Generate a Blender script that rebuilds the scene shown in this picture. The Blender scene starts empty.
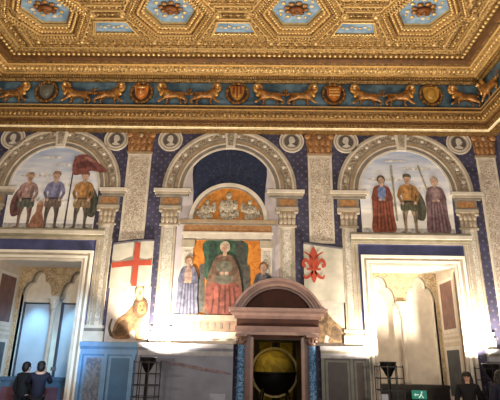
import bpy, bmesh, math, random
from math import sin, cos, pi, radians
from mathutils import Vector, Matrix
from mathutils.geometry import tessellate_polygon
random.seed(7)
S = bpy.context.scene
C = S.collection

# ------------------------------------------------------------------ camera
PITCH, YAW, ROLL, FPX = radians(19), radians(-1.11), radians(1.11), 475.0
fwd = Vector((sin(YAW)*cos(PITCH), cos(YAW)*cos(PITCH), sin(PITCH)))
rgt = Vector((cos(YAW), -sin(YAW), 0)); upv = rgt.cross(fwd)
r2 = cos(ROLL)*rgt + sin(ROLL)*upv; u2 = -sin(ROLL)*rgt + cos(ROLL)*upv
cam = bpy.data.cameras.new('camera'); cam.sensor_width = 36; cam.lens = FPX/500*36
co = bpy.data.objects.new('camera', cam); C.objects.link(co)
m = Matrix((r2, u2, -fwd)).transposed().to_4x4(); m.translation = (0.75, -11, 1.6)
co.matrix_world = m; S.camera = co
cam.clip_end = 100

# ------------------------------------------------------------------ light
S.view_settings.view_transform = 'Standard'; S.view_settings.look = 'None'
S.view_settings.exposure = 0.0; S.view_settings.gamma = 1.0
W = bpy.data.worlds.new('world'); S.world = W; W.use_nodes = True
bg = W.node_tree.nodes['Background']; bg.inputs[0].default_value = (0.80, 0.85, 1.0, 1); bg.inputs[1].default_value = 0.25
def lamp(name, kind, loc, target, energy, color, **kw):
    l = bpy.data.lights.new(name, kind); l.energy = energy; l.color = color
    for k, v in kw.items(): setattr(l, k, v)
    o = bpy.data.objects.new(name, l); C.objects.link(o); o.location = loc
    d = Vector(target) - Vector(loc); o.rotation_euler = d.to_track_quat('-Z', 'Y').to_euler()
    return o
# added fill light behind the photographer, standing in for daylight
lamp('front_fill', 'AREA', (0, -15.5, 4.2), (0, 0, 5.0), 345, (1.0, 0.96, 0.90), shape='RECTANGLE', size=9, size_y=4)
# unseen warm area lights added out in the hall to brighten the ceiling
lamp('ceiling_fill', 'AREA', (-4.0, -6.2, 1.8), (-3.0, -3.2, 9), 300, (1.0, 0.84, 0.62), shape='DISK', size=0.8)
lamp('ceiling_fill', 'AREA', (4.5, -6.2, 1.8), (3.3, -3.2, 9), 300, (1.0, 0.84, 0.62), shape='DISK', size=0.8)

# added cool spot without a fixture, brightening the left recess and blue wainscot
lamp('blue_fill_spot', 'SPOT', (-1.2, -4.6, 3.0), (-4.0, 0.5, 1.9), 1500, (0.42, 0.70, 1.0), spot_size=radians(26), spot_blend=0.6, shadow_soft_size=0.25)
# two added cool spots, no fixtures, for the glow on the left panes
for x in (-4.87, -3.87):
    lamp('recess_fill', 'SPOT', (x, 0.5, 3.74), (x, 1.4, 2.12), 360, (0.36, 0.76, 1.0), spot_size=radians(36), spot_blend=0.9, shadow_soft_size=0.05)

# ------------------------------------------------------------------ materials
def lin(c):
    return tuple(((v/255)/12.92 if v/255 <= 0.04045 else ((v/255+0.055)/1.055)**2.4) for v in c)
MC = {}
def mat(name, rgb, rough=0.8, metal=0.0, var=0.12, scale=6.0, bump=0.0, bscale=40.0, rgb2=None, emit=None, estr=0):
    if name in MC: return MC[name]
    M = bpy.data.materials.new(name); M.use_nodes = True
    nt = M.node_tree; b = nt.nodes['Principled BSDF']
    b.inputs['Roughness'].default_value = rough; b.inputs['Metallic'].default_value = metal
    tc = nt.nodes.new('ShaderNodeTexCoord')
    n = nt.nodes.new('ShaderNodeTexNoise'); n.inputs['Scale'].default_value = scale; n.inputs['Detail'].default_value = 6
    nt.links.new(tc.outputs['Object'], n.inputs['Vector'])
    r = nt.nodes.new('ShaderNodeValToRGB')
    a = lin(rgb); c2 = lin(rgb2) if rgb2 else None
    r.color_ramp.elements[0].position = 0.32; r.color_ramp.elements[1].position = 0.68
    if c2:
        r.color_ramp.elements[0].color = (*a, 1); r.color_ramp.elements[1].color = (*c2, 1)
    else:
        r.color_ramp.elements[0].color = (*[max(0, v*(1-var*1.6)) for v in a], 1)
        r.color_ramp.elements[1].color = (*[min(1, v*(1+var*1.6)) for v in a], 1)
    nt.links.new(n.outputs[0], r.inputs[0]); nt.links.new(r.outputs[0], b.inputs['Base Color'])
    if bump:
        n2 = nt.nodes.new('ShaderNodeTexNoise'); n2.inputs['Scale'].default_value = bscale; n2.inputs['Detail'].default_value = 4
        nt.links.new(tc.outputs['Object'], n2.inputs['Vector'])
        bp = nt.nodes.new('ShaderNodeBump'); bp.inputs['Strength'].default_value = bump; bp.inputs['Distance'].default_value = 0.03
        nt.links.new(n2.outputs[0], bp.inputs['Height']); nt.links.new(bp.outputs[0], b.inputs['Normal'])
    if emit:
        b.inputs['Emission Color'].default_value = (*lin(emit), 1); b.inputs['Emission Strength'].default_value = estr
    MC[name] = M
    return M
def spotted(name, base, dots, scale, size, rough=0.8, randomness=0.0):
    """painted ground strewn with small ornaments"""
    if name in MC: return MC[name]
    M = mat(name, base, rough, var=0.25, scale=2.5); nt = M.node_tree; b = nt.nodes['Principled BSDF']
    tc = nt.nodes.new('ShaderNodeTexCoord'); mp = nt.nodes.new('ShaderNodeMapping'); mp.inputs['Rotation'].default_value = (0, radians(45), 0)
    mp.inputs['Scale'].default_value = (1, 1, 1)
    sp = nt.nodes.new('ShaderNodeSeparateXYZ'); cb = nt.nodes.new('ShaderNodeCombineXYZ'); su = nt.nodes.new('ShaderNodeMath'); su.operation = 'ADD'
    nt.links.new(tc.outputs['Object'], sp.inputs[0]); nt.links.new(sp.outputs[0], su.inputs[0]); nt.links.new(sp.outputs[1], su.inputs[1])
    nt.links.new(su.outputs[0], cb.inputs[0]); nt.links.new(sp.outputs[2], cb.inputs[2])
    v = nt.nodes.new('ShaderNodeTexVoronoi'); v.inputs['Scale'].default_value = scale; v.inputs['Randomness'].default_value = randomness
    nt.links.new(cb.outputs[0], mp.inputs[0]); nt.links.new(mp.outputs[0], v.inputs['Vector'])
    lt = nt.nodes.new('ShaderNodeMath'); lt.operation = 'LESS_THAN'; lt.inputs[1].default_value = size
    nt.links.new(v.outputs['Distance'], lt.inputs[0])
    old = b.inputs['Base Color'].links[0].from_socket
    mx = nt.nodes.new('ShaderNodeMix'); mx.data_type = 'RGBA'; mx.inputs[7].default_value = (*lin(dots), 1)
    nt.links.new(lt.outputs[0], mx.inputs[0]); nt.links.new(old, mx.inputs[6]); nt.links.new(mx.outputs[2], b.inputs['Base Color'])
    return M
def grotesque(name, base, ink, scale, thr=0.0, rough=0.8):
    """fine arabesque painting: warped wave lines of ink over a ground"""
    if name in MC: return MC[name]
    M = mat(name, base, rough, var=0.12, scale=3); nt = M.node_tree; b = nt.nodes['Principled BSDF']
    tc = nt.nodes.new('ShaderNodeTexCoord'); w = nt.nodes.new('ShaderNodeTexNoise')
    w.inputs['Scale'].default_value = scale; w.inputs['Detail'].default_value = 2; w.inputs['Distortion'].default_value = 2.2
    nt.links.new(tc.outputs['Object'], w.inputs['Vector'])
    r = nt.nodes.new('ShaderNodeValToRGB'); r.color_ramp.elements[0].position = 0.46+thr; r.color_ramp.elements[1].position = 0.56+thr
    r.color_ramp.elements[0].color = (0, 0, 0, 1); r.color_ramp.elements[1].color = (1, 1, 1, 1)
    nt.links.new(w.outputs[0], r.inputs[0])
    old = b.inputs['Base Color'].links[0].from_socket
    mx = nt.nodes.new('ShaderNodeMix'); mx.data_type = 'RGBA'; mx.inputs[7].default_value = (*lin(ink), 1)
    nt.links.new(r.outputs[0], mx.inputs[0]); nt.links.new(old, mx.inputs[6]); nt.links.new(mx.outputs[2], b.inputs['Base Color'])
    return M
def skymat(name, top, low, z0, z1):
    M = mat(name, top, 0.85); nt = M.node_tree; b = nt.nodes['Principled BSDF']
    tc = nt.nodes.new('ShaderNodeTexCoord'); sp = nt.nodes.new('ShaderNodeSeparateXYZ'); nt.links.new(tc.outputs['Object'], sp.inputs[0])
    mp = nt.nodes.new('ShaderNodeMapping'); mp.inputs['Scale'].default_value = (0.7, 1, 4.0); nt.links.new(tc.outputs['Object'], mp.inputs[0])
    n = nt.nodes.new('ShaderNodeTexNoise'); n.inputs['Scale'].default_value = 1.6; n.inputs['Detail'].default_value = 5; nt.links.new(mp.outputs[0], n.inputs['Vector'])
    mr = nt.nodes.new('ShaderNodeMapRange'); mr.inputs[1].default_value = z0; mr.inputs[2].default_value = z1; nt.links.new(sp.outputs[2], mr.inputs[0])
    ad = nt.nodes.new('ShaderNodeMath'); ad.operation = 'MULTIPLY_ADD'; ad.inputs[1].default_value = 1.5; ad.inputs[2].default_value = -0.75
    nt.links.new(n.outputs[0], ad.inputs[0])
    a2 = nt.nodes.new('ShaderNodeMath'); a2.operation = 'ADD'; a2.use_clamp = True
    nt.links.new(mr.outputs[0], a2.inputs[0]); nt.links.new(ad.outputs[0], a2.inputs[1])
    mx = nt.nodes.new('ShaderNodeMix'); mx.data_type = 'RGBA'; mx.inputs[6].default_value = (*lin(low), 1); mx.inputs[7].default_value = (*lin(top), 1)
    nt.links.new(a2.outputs[0], mx.inputs[0]); nt.links.new(mx.outputs[2], b.inputs['Base Color'])
    return M

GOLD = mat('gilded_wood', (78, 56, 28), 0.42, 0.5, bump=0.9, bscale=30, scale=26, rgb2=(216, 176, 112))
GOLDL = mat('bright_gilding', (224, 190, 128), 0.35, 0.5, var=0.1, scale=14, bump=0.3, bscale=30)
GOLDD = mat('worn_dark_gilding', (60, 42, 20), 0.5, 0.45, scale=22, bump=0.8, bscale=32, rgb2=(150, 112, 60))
BROWN = mat('brown_painted_groove', (92, 58, 24), 0.6, 0.2, var=0.2)
AZURE = mat('azure_coffer_paint', (86, 118, 150), 0.7, scale=5, rgb2=(138, 164, 186))
FRIEZE = mat('azure_frieze_paint', (44, 68, 84), 0.7, scale=3.5, rgb2=(100, 130, 148))
LIONG = mat('red_gold_carving', (92, 58, 28), 0.42, 0.45, scale=12, rgb2=(184, 130, 70))
STAR = spotted('blue_wall_with_lilies', (58, 56, 80), (98, 90, 100), 7.0, 0.17)
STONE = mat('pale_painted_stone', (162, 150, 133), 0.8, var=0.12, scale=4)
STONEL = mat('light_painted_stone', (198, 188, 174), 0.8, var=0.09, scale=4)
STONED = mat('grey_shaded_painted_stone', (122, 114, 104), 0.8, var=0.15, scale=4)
STONEM = mat('warm_painted_stone', (150, 130, 104), 0.8, var=0.15, scale=5)
OCHRE = mat('orange_gilt_paint', (130, 86, 46), 0.7, scale=14, rgb2=(166, 124, 80))
GROT = grotesque('arabesque_shaft', (146, 128, 110), (206, 196, 182), 22)
GROT2 = grotesque('rosette_moulding', (116, 104, 88), (178, 166, 146), 16)
GROTC = grotesque('ochre_acanthus', (144, 100, 58), (92, 60, 36), 9)
GROTS = grotesque('white_candelabra_shaft', (198, 192, 182), (146, 138, 124), 26)
BLUEB = mat('blue_painted_band', (64, 68, 108), 0.75, var=0.22, scale=3)
NIGHT = mat('dark_blue_vault_paint', (22, 28, 56), 0.75, var=0.3, scale=3)
PLASTER = mat('cream_plaster', (216, 204, 188), 0.85, var=0.05)
WHITEP = mat('white_plaster', (232, 226, 214), 0.85, var=0.04)
REDM = mat('dull_red_marble', (126, 92, 86), 0.5, var=0.15, scale=5)
GREYM = mat('dark_grey_marble', (72, 80, 88), 0.5, var=0.15, scale=5)
BIFW = grotesque('ochre_tracery_wall', (150, 128, 98), (186, 166, 134), 12)
IRON = mat('black_wrought_iron', (18, 18, 20), 0.5, 0.3, var=0.1)
SKIN = mat('skin', (206, 160, 136), 0.6, var=0.05)

# ------------------------------------------------------------------ mesh helpers
class MB:
    def __init__(s): s.v = []; s.f = []; s.m = []; s.sm = []
    def add(s, vs, fs, mi=0, smooth=False):
        o = len(s.v); s.v += [tuple(v) for v in vs]
        for f in fs: s.f.append([i+o for i in f]); s.m.append(mi); s.sm.append(smooth)
        return s
    def box(s, x0, x1, y0, y1, z0, z1, mi=0):
        return s.add([(x0,y0,z0),(x1,y0,z0),(x1,y1,z0),(x0,y1,z0),(x0,y0,z1),(x1,y0,z1),(x1,y1,z1),(x0,y1,z1)],
              [(0,3,2,1),(4,5,6,7),(0,1,5,4),(1,2,6,5),(2,3,7,6),(3,0,4,7)], mi)
    def prism(s, pts, y0, y1, mi=0):
        """outline in the x-z plane (counter-clockwise seen from the room), y0 = front"""
        n = len(pts)
        a = sum(pts[i][0]*pts[(i+1)%n][1]-pts[(i+1)%n][0]*pts[i][1] for i in range(n))
        if a < 0: pts = pts[::-1]
        vs = [(x, y0, z) for x, z in pts] + [(x, y1, z) for x, z in pts]
        fs = [tuple(range(n)), tuple(range(2*n-1, n-1, -1))] + [(i, i+n, (i+1)%n+n, (i+1)%n) for i in range(n)]
        return s.add(vs, fs, mi)
    def arc(s, cx, cz, r0, r1, a0, a1, y0, y1, n=40, mi=0):
        vs = []; fs = []
        for i in range(n+1):
            a = a0+(a1-a0)*i/n
            for r, y in ((r0,y0),(r1,y0),(r1,y1),(r0,y1)): vs.append((cx+r*cos(a), y, cz+r*sin(a)))
        for i in range(n):
            for k in range(4):
                a = i*4+k; b = i*4+(k+1)%4
                fs.append((a, a+4, b+4, b))
        fs += [(0,1,2,3), (n*4+3,n*4+2,n*4+1,n*4)]
        return s.add(vs, fs, mi)
    def lathe(s, prof, cx, cy, n=20, mi=0, smooth=True, squash=1.0):
        vs = []; fs = []; k = len(prof)
        for i in range(n):
            a = 2*pi*i/n
            for r, z in prof: vs.append((cx+r*cos(a), cy+r*squash*sin(a), z))
        for i in range(n):
            j = (i+1) % n
            for t in range(k-1): fs.append((i*k+t, j*k+t, j*k+t+1, i*k+t+1))
        fs.append(tuple(i*k+k-1 for i in range(n))); fs.append(tuple((n-1-i)*k for i in range(n)))
        return s.add(vs, fs, mi, smooth)
    def ball(s, c, rx, ry=None, rz=None, nu=10, nv=6, mi=0):
        ry = rx if ry is None else ry; rz = rx if rz is None else rz
        vs = [(c[0],c[1],c[2]+rz)]; fs = []
        for j in range(1, nv):
            t = pi*j/nv
            for i in range(nu):
                p = 2*pi*i/nu; vs.append((c[0]+rx*sin(t)*cos(p), c[1]+ry*sin(t)*sin(p), c[2]+rz*cos(t)))
        vs.append((c[0],c[1],c[2]-rz)); L = len(vs)-1
        for i in range(nu): fs.append((0, 1+i, 1+(i+1)%nu)); fs.append((L, L-nu+(i+1)%nu, L-nu+i))
        for j in range(nv-2):
            for i in range(nu):
                a = 1+j*nu+i; b = 1+j*nu+(i+1)%nu; fs.append((a, a+nu, b+nu, b))
        return s.add(vs, fs, mi, True)
    def tube(s, pts, r, n=8, mi=0, rs=None):
        pts = [Vector(p) for p in pts]; vs = []; fs = []; k = len(pts)
        for i, p in enumerate(pts):
            d = (pts[min(i+1,k-1)]-pts[max(i-1,0)]).normalized()
            a = d.cross(Vector((0,0,1)) if abs(d.z) < 0.9 else Vector((1,0,0))).normalized(); b = d.cross(a)
            rr = rs[i] if rs else r
            for q in range(n):
                t = 2*pi*q/n; vs.append(p+rr*(a*cos(t)+b*sin(t)))
        for i in range(k-1):
            for q in range(n):
                j = (q+1) % n; fs.append((i*n+q, i*n+j, (i+1)*n+j, (i+1)*n+q))
        fs.append(tuple(range(n-1,-1,-1))); fs.append(tuple(range((k-1)*n, k*n)))
        return s.add(vs, fs, mi, True)
    def disc(s, cx, cz, r, y0, y1, n=32, mi=0, rz=None):
        rz = rz or r
        return s.prism([(cx+r*cos(2*pi*i/n), cz+rz*sin(2*pi*i/n)) for i in range(n)], y0, y1, mi)
    def build(s, name, mats, parent=None, loc=None):
        me = bpy.data.meshes.new(name)
        off = Vector(loc) if loc else Vector((0,0,0))
        me.from_pydata([tuple(Vector(v)-off) for v in s.v], [], s.f)
        if not isinstance(mats, (list, tuple)): mats = [mats]
        for x in mats: me.materials.append(x)
        for p, mi, sm in zip(me.polygons, s.m, s.sm): p.material_index = mi; p.use_smooth = sm
        me.update(); bm = bmesh.new(); bm.from_mesh(me); bmesh.ops.recalc_face_normals(bm, faces=bm.faces); bm.to_mesh(me); bm.free()
        o = bpy.data.objects.new(name, me); C.objects.link(o)
        if loc: o.location = loc
        if parent:
            o.parent = parent
            if loc is None: o.location = -PLOC.get(parent.name, Vector((0,0,0)))
        return o
PLOC = {}
def empty(name, loc, label=None, cat=None, group=None, kind=None):
    o = bpy.data.objects.new(name, None); C.objects.link(o); o.location = loc; o.empty_display_size = 0.2
    PLOC[o.name] = Vector(loc)
    return tag(o, label, cat, group, kind)
def tag(o, label=None, cat=None, group=None, kind=None):
    for k, v in (('label', label), ('category', cat), ('group', group), ('kind', kind)):
        if v: o[k] = v
    return o
def struct(o): o['kind'] = 'structure'; return o
def kids(o): return [c for c in C.objects if c.parent == o]
def dup(root, loc, label, scale=None):
    r = root.copy(); C.objects.link(r); r.location = loc; r['label'] = label
    if scale: r.scale = scale
    for ch in kids(root):
        c = ch.copy(); C.objects.link(c); c.parent = r
        for g in kids(ch):
            d = g.copy(); C.objects.link(d); d.parent = c
    return r
def smooth_loop(pts, k=4):
    n = len(pts); out = []
    for i in range(n):
        p0, p1, p2, p3 = (Vector(pts[(i+j-1) % n]) for j in range(4))
        for t in range(k):
            u = t/k
            q = 0.5*((2*p1)+(-p0+p2)*u+(2*p0-5*p1+4*p2-p3)*u*u+(-p0+3*p1-3*p2+p3)*u**3)
            out.append((q.x, q.y))
    return out

XL, XR = -6.45, 6.75          # side walls
YB = -12.5
# ------------------------------------------------------------------ structure
struct(MB().box(-6.9, 7.2, YB, 6.5, -0.1, 0).build('floor', mat('terracotta_floor', (120, 84, 66), 0.4, var=0.15)))
struct(MB().box(-6.9, 7.2, YB, 1.5, 9.35, 9.5).build('ceiling', GOLDD))
w = MB()
for a, b in ((-6.9, -5.37), (-3.38, 0.6), (1.8, 3.4), (5.3, 7.2)): w.box(a, b, 0, 1.5, 0, 9.35)
for a, b, z in ((-5.37, -3.38, 3.88), (0.6, 1.8, 2.13), (3.4, 5.3, 3.88)): w.box(a, b, 0, 1.5, z, 9.35)
struct(w.build('wall_back', STAR))
struct(MB().box(-6.9, XL, YB, 0, 0, 9.35).build('wall_left', STAR))
struct(MB().box(XR, 7.2, YB, 0, 0, 9.35).build('wall_right', STAR))

def run(mb, prof, mi=0, mis=None, x0=XL, x1=XR, yend=YB+0.3):
    """moulding swept along the left, back and right walls with mitred corners; prof = (projection, z)"""
    vs = []; fs = []; k = len(prof)
    for p, z in prof: vs += [(x0+p, yend, z), (x0+p, -p, z), (x1-p, -p, z), (x1-p, yend, z)]
    for i in range(k-1):
        for j in range(3):
            mb.add([vs[i*4+j], vs[i*4+j+1], vs[(i+1)*4+j+1], vs[(i+1)*4+j]], [(0,1,2,3)], mis[i] if mis else mi)
    return mb
def along(p, step, yend=-5.0):
    """points every step along the moulding line at projection p"""
    out = []
    n = int((XR-XL-2*p)/step)
    for i in range(n+1): out.append((XL+p+(XR-XL-2*p)*i/n, -p, 0))
    m_ = int((-p-yend)/step)
    for i in range(1, m_):
        out.append((XL+p, -p-i*step, 1)); out.append((XR-p, -p-i*step, 1))
    return out
# upper cornice
t = MB()
prof = [(0.0,8.42),(0.44,8.42),(0.46,8.50),(0.50,8.50),(0.53,8.56),(0.53,8.585),(0.56,8.585),(0.56,8.61),(0.60,8.625),(0.70,8.715),(0.72,8.715),(0.72,8.735),(0.76,8.735),(0.84,8.76),(0.90,8.80),(0.96,8.80),(0.96,8.83),(1.10,8.83),(1.10,8.86),(1.2,8.88),(1.2,9.0)]
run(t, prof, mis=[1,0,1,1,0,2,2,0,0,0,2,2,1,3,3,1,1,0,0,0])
for x, y, sd in along(0.655, 0.115):
    s_ = (0.036, 0.03) if not sd else (0.03, 0.036)
    t.ball((x, y, 8.665), s_[0]*1.1, s_[1]*1.6, 0.045, 6, 4, 2)
for x, y, sd in along(1.03, 0.125): t.ball((x, y, 8.825), 0.042, 0.042, 0.036, 8, 5, 2)
for x, y, sd in along(0.515, 0.06): t.ball((x, y, 8.53), 0.022, 0.022, 0.03, 6, 4, 0)
struct(t.build('trim_1', [GOLD, GOLDD, GOLDL, BROWN]))
# lower cornice
t = MB()
prof = [(0.0,7.17),(0.28,7.17),(0.30,7.17),(0.30,7.20),(0.33,7.205),(0.36,7.28),(0.375,7.285),(0.385,7.36),(0.40,7.36),(0.42,7.39),(0.42,7.41),(0.45,7.43),(0.485,7.53),(0.50,7.56),(0.53,7.56),(0.53,7.60),(0.50,7.62),(0.50,7.655),(0.53,7.67),(0.53,7.70),(0.40,7.75)]
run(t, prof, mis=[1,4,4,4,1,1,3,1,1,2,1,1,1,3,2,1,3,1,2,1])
for x, y, sd in along(0.345, 0.075): t.ball((x, y, 7.25), 0.026, 0.026, 0.035, 6, 4, 1)
for x, y, sd in along(0.465, 0.11): t.ball((x, y, 7.48), 0.04, 0.03, 0.055, 6, 4, 0)
struct(t.build('trim_2', [GOLD, GOLDD, GOLDL, BROWN, mat('lit_gilt_lip', (222, 206, 170), 0.6, 0.1)]))  # bottom lip is paler: the lit edge is put into its colour
# azure frieze band
struct(run(MB(), [(0.40,7.74),(0.40,8.43)]).build('trim_3', FRIEZE))

# ------------------------------------------------------------------ ceiling lattice and coffers
HX = [0.13-4.2, 0.13-1.4, 0.13+1.4, 0.13+4.2]; HY = -2.42; ZC = 8.88
def hexpts(a, cx, cy): return [(cx+a*cos(pi/3*i), cy+a*sin(pi/3*i)) for i in range(6)]
def trap(cx, d=0.0, y0=-1.76, y1=-2.14): return [(cx-0.47-d*1.3, y0+d), (cx+0.47+d*1.3, y0+d), (cx+0.33+d*0.6, y1-d), (cx-0.33-d*0.6, y1-d)]
TX = [0.13-2.8, 0.13, 0.13+2.8]
loops = [[(XL+1.18, -1.18), (XR-1.18, -1.18), (XR-1.18, YB), (XL+1.18, YB)]]
loops += [hexpts(0.99, x, HY) for x in HX] + [trap(x, 0.06) for x in TX]
flat = [Vector((x, y, 0)) for L in loops for x, y in L]
tri = tessellate_polygon([[Vector((x, y, 0)) for x, y in L] for L in loops])
l = MB(); l.add([(v.x, v.y, ZC) for v in flat], [tuple(t_) for t_ in tri])
# raised rails of the lattice
def rail(mb, p, q, w_, z0, z1, mi):
    p = Vector((*p, 0)); q = Vector((*q, 0)); d = (q-p).normalized(); n_ = Vector((-d.y, d.x, 0))*w_/2
    a, b, c_, e = p+n_, q+n_, q-n_, p-n_
    mb.add([(v.x, v.y, z) for z in (z0, z1) for v in (a, b, c_, e)], [(0,1,2,3),(4,7,6,5),(0,4,5,1),(1,5,6,2),(2,6,7,3),(3,7,4,0)], mi)
for yy, w_, mi in ((-1.25, 0.035, 1), (-1.33, 0.03, 0)): rail(l, (XL+1.3, yy), (XR-1.3, yy), w_, ZC-0.025, ZC, mi)
n_ = int((XR-XL-2.6)/0.11)
for yy, r_, mi in ((-1.29, 0.032, 2), (-1.41, 0.028, 1), (-1.48, 0.024, 0)):
    for i in range(n_): l.ball((XL+1.35+i*0.11, yy, ZC-0.012), r_*1.2, r_, r_, 6, 4, mi if i % 2 else 0)
for sx, x in ((1, XL), (-1, XR)):
    for i in range(30): l.ball((x+sx*1.40, -1.4-i*0.11, ZC-0.012), 0.03, 0.036, 0.03, 6, 4, 1 if i % 2 else 0)
    for q, mi in ((1.25, 1), (1.33, 0), (1.48, 2), (1.6, 1), (1.7, 0)): rail(l, (x+sx*q, -1.25), (x+sx*q, -6), 0.04, ZC-0.03, ZC, mi)
for cx in TX:      # rails between the corners of neighbouring hexagons
    for yy, hw, mi in ((-2.30, 0.34, 1), (-2.36, 0.32, 2), (-2.48, 0.30, 2), (-2.54, 0.34, 1), (-2.60, 0.36, 0), (-2.70, 0.40, 1), (-2.8, 0.45, 0), (-2.92, 0.5, 1), (-3.05, 0.5, 2), (-3.2, 0.6, 1)):
        rail(l, (cx-hw, yy), (cx+hw, yy), 0.035, ZC-0.03, ZC, mi)
    rail(l, (cx-0.3, -2.42), (cx+0.3, -2.42), 0.08, ZC-0.01, ZC, 3)
    for i in range(9): l.ball((cx-0.3+0.6*i/8, -2.42, ZC-0.015), 0.025, 0.025, 0.02, 6, 4, 0)
for cx in TX:
    for yy in (-2.42, -2.65, -2.86):
        for i in range(8): l.ball((cx-0.28+0.08*i, yy, ZC-0.02), 0.03, 0.024, 0.024, 6, 4, i % 2)
for x in HX:       # rails that echo each hexagon
    h_ = hexpts(1.105, x, HY)
    for k in range(6):
        for j in range(12):
            p = Vector(h_[k]).lerp(Vector(h_[(k+1) % 6]), (j+0.5)/12); l.ball((p.x, p.y, ZC-0.015), 0.026, 0.026, 0.022, 6, 4, 1 if j % 2 else 2)
    for a in (1.07, 1.14):
        h_ = hexpts(a, x, HY)
        for i in (3, 4, 5, 0, 1, 2):
            rail(l, h_[i], h_[(i+1) % 6], 0.03, ZC-0.02, ZC, 1 if a < 1.1 else 0)
for x, sg in ((HX[0], -1), (HX[-1], 1)):
    for a in (1.24, 1.32):
        h_ = hexpts(a, x, HY); i = 0 if sg > 0 else 3
        rail(l, h_[i], h_[i-1] if sg > 0 else h_[(i+1) % 6], 0.03, ZC-0.02, ZC, 0)
struct(l.build('trim_4', [GOLD, GOLDL, GOLDD, BROWN]))

# one hexagonal coffer
hexlab = ['above the left lunette painting', 'above the left arabesque pilaster', 'above the right side of the throne painting', 'above the right lunette painting']
def coffer():
    root = empty('hexagonal_coffer', (HX[0], HY, ZC), 'hexagonal gilded coffer with azure panel, '+hexlab[0], 'ceiling coffer', 'hexagonal coffers of the gilded ceiling')
    f = MB()
    prof = [(1.0,0.0),(1.0,-0.04),(0.955,-0.055),(0.93,-0.02),(0.88,-0.02),(0.865,-0.05),(0.83,-0.05),(0.815,0.0),(0.77,0.03),(0.75,0.02),(0.71,0.02),(0.70,0.07),(0.655,0.085),(0.645,0.075),(0.615,0.085),(0.60,0.14),(0.565,0.145),(0.555,0.2)]
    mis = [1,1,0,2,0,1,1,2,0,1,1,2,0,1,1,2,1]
    for i in range(len(prof)-1):
        (a, z), (b, z2) = prof[i], prof[i+1]
        A = hexpts(a, 0, 0); B = hexpts(b, 0, 0)
        for k in range(6):
            k2 = (k+1) % 6
            f.add([(*A[k], z), (*A[k2], z), (*B[k2], z2), (*B[k], z2)], [(0,1,2,3)], mis[i])
    for a, z, n, r, mi in ((0.978, -0.05, 14, 0.028, 0), (0.905, -0.025, 12, 0.030, 1), (0.848, -0.05, 12, 0.024, 2), (0.73, 0.014, 10, 0.030, 1), (0.628, 0.066, 7, 0.038, 1)):
        h_ = hexpts(a, 0, 0)
        for k in range(6):
            for j in range(n):
                p = Vector(h_[k]).lerp(Vector(h_[(k+1) % 6]), (j+0.5)/n); f.ball((p.x, p.y, z), r, r, r*0.9, 6, 4, mi)
    o = f.build('frame', [GOLD, GOLDL, GOLDD]); o.parent = root
    h_ = hexpts(0.57, 0, 0)
    o = MB().add([(x, y, 0.19) for x, y in h_]+[(x, y, 0.22) for x, y in h_], [(0,1,2,3,4,5)]).build('panel', AZURE); o.parent = root
    r_ = MB()
    for k in range(8):
        a = pi/4*k+0.2
        r_.ball((0.21*cos(a), 0.17*sin(a), 0.165), 0.075, 0.055, 0.035, 8, 5, 0)
        r_.ball((0.34*cos(a+0.35), 0.30*sin(a+0.35), 0.175), 0.055, 0.045, 0.025, 8, 5, 1 if k % 2 else 2)
        if k % 2: r_.ball((0.40*cos(a), 0.35*sin(a), 0.18), 0.03, 0.05, 0.02, 8, 5, 2)
    o = r_.build('rosette', [LIONG, mat('white_gilt_petal', (214, 198, 170), 0.6), GOLDL]); o.parent = root
    k_ = MB().ball((0, 0, 0.13), 0.17, 0.11, 0.07, 12, 8).ball((0, 0, 0.07), 0.06, 0.06, 0.04, 10, 6)
    k2 = k_.build('knob', mat('brown_gilt_knob', (120, 70, 30), 0.5, 0.3)); k2.parent = o
    for k in range(6):
        a = pi/3*k
        b = MB().ball((1.06*cos(a), 1.06*sin(a), -0.02), 0.125, 0.125, 0.055, 16, 8).ball((1.06*cos(a), 1.06*sin(a), -0.07), 0.05, 0.05, 0.03, 10, 6, 1)
        o = b.build('corner_boss', [GOLD, GOLDL]); o.parent = root
    return root
cf = coffer()
for x, lb in zip(HX[1:], hexlab[1:]): dup(cf, (x, HY, ZC), 'hexagonal gilded coffer with azure panel, '+lb)
# small trapezoid coffers between them
def small_coffer():
    root = empty('trapezoid_coffer', (TX[0], -1.95, ZC), 'small trapezoid azure ceiling panel between the two left hexagonal coffers', 'ceiling coffer', 'trapezoid coffers between the hexagons')
    f = MB(); prof = [(0.07,0.0),(0.07,-0.03),(0.04,-0.035),(0.03,0.0),(0.0,0.01),(-0.01,0.06)]
    for i in range(len(prof)-1):
        A = trap(0, prof[i][0], 0.19, -0.19); B = trap(0, prof[i+1][0], 0.19, -0.19)
        for k in range(4):
            k2 = (k+1) % 4
            f.add([(*A[k], prof[i][1]), (*A[k2], prof[i][1]), (*B[k2], prof[i+1][1]), (*B[k], prof[i+1][1])], [(0,1,2,3)], i % 2)
    for i in range(13): f.ball((-0.5+1.0*i/12, 0.2, -0.005), 0.03, 0.025, 0.03, 6, 4, 1)
    for i in range(13): f.ball((-0.52+1.04*i/12, 0.3, -0.01), 0.024, 0.022, 0.02, 6, 4, 0)
    o = f.build('frame', [GOLD, GOLDL]); o.parent = root
    A = trap(0, 0.0, 0.19, -0.19); o = MB().add([(x, y, 0.05) for x, y in A], [(0,1,2,3)]).build('panel', AZURE); o.parent = root
    g_ = MB()
    for i in range(7): g_.ball((-0.3+0.1*i, 0.03*sin(i*2.3), 0.04), 0.045, 0.03, 0.02, 8, 5, i % 2)
    o = g_.build('leaf_scroll', [GOLDL, mat('white_gilt_petal', (214, 198, 170), 0.6)]); o.parent = root
    return root
tc_ = small_coffer()
dup(tc_, (TX[1], -1.95, ZC), 'small trapezoid azure ceiling panel between the two middle hexagonal coffers')
dup(tc_, (TX[2], -1.95, ZC), 'small trapezoid azure ceiling panel between the two right hexagonal coffers')

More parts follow.
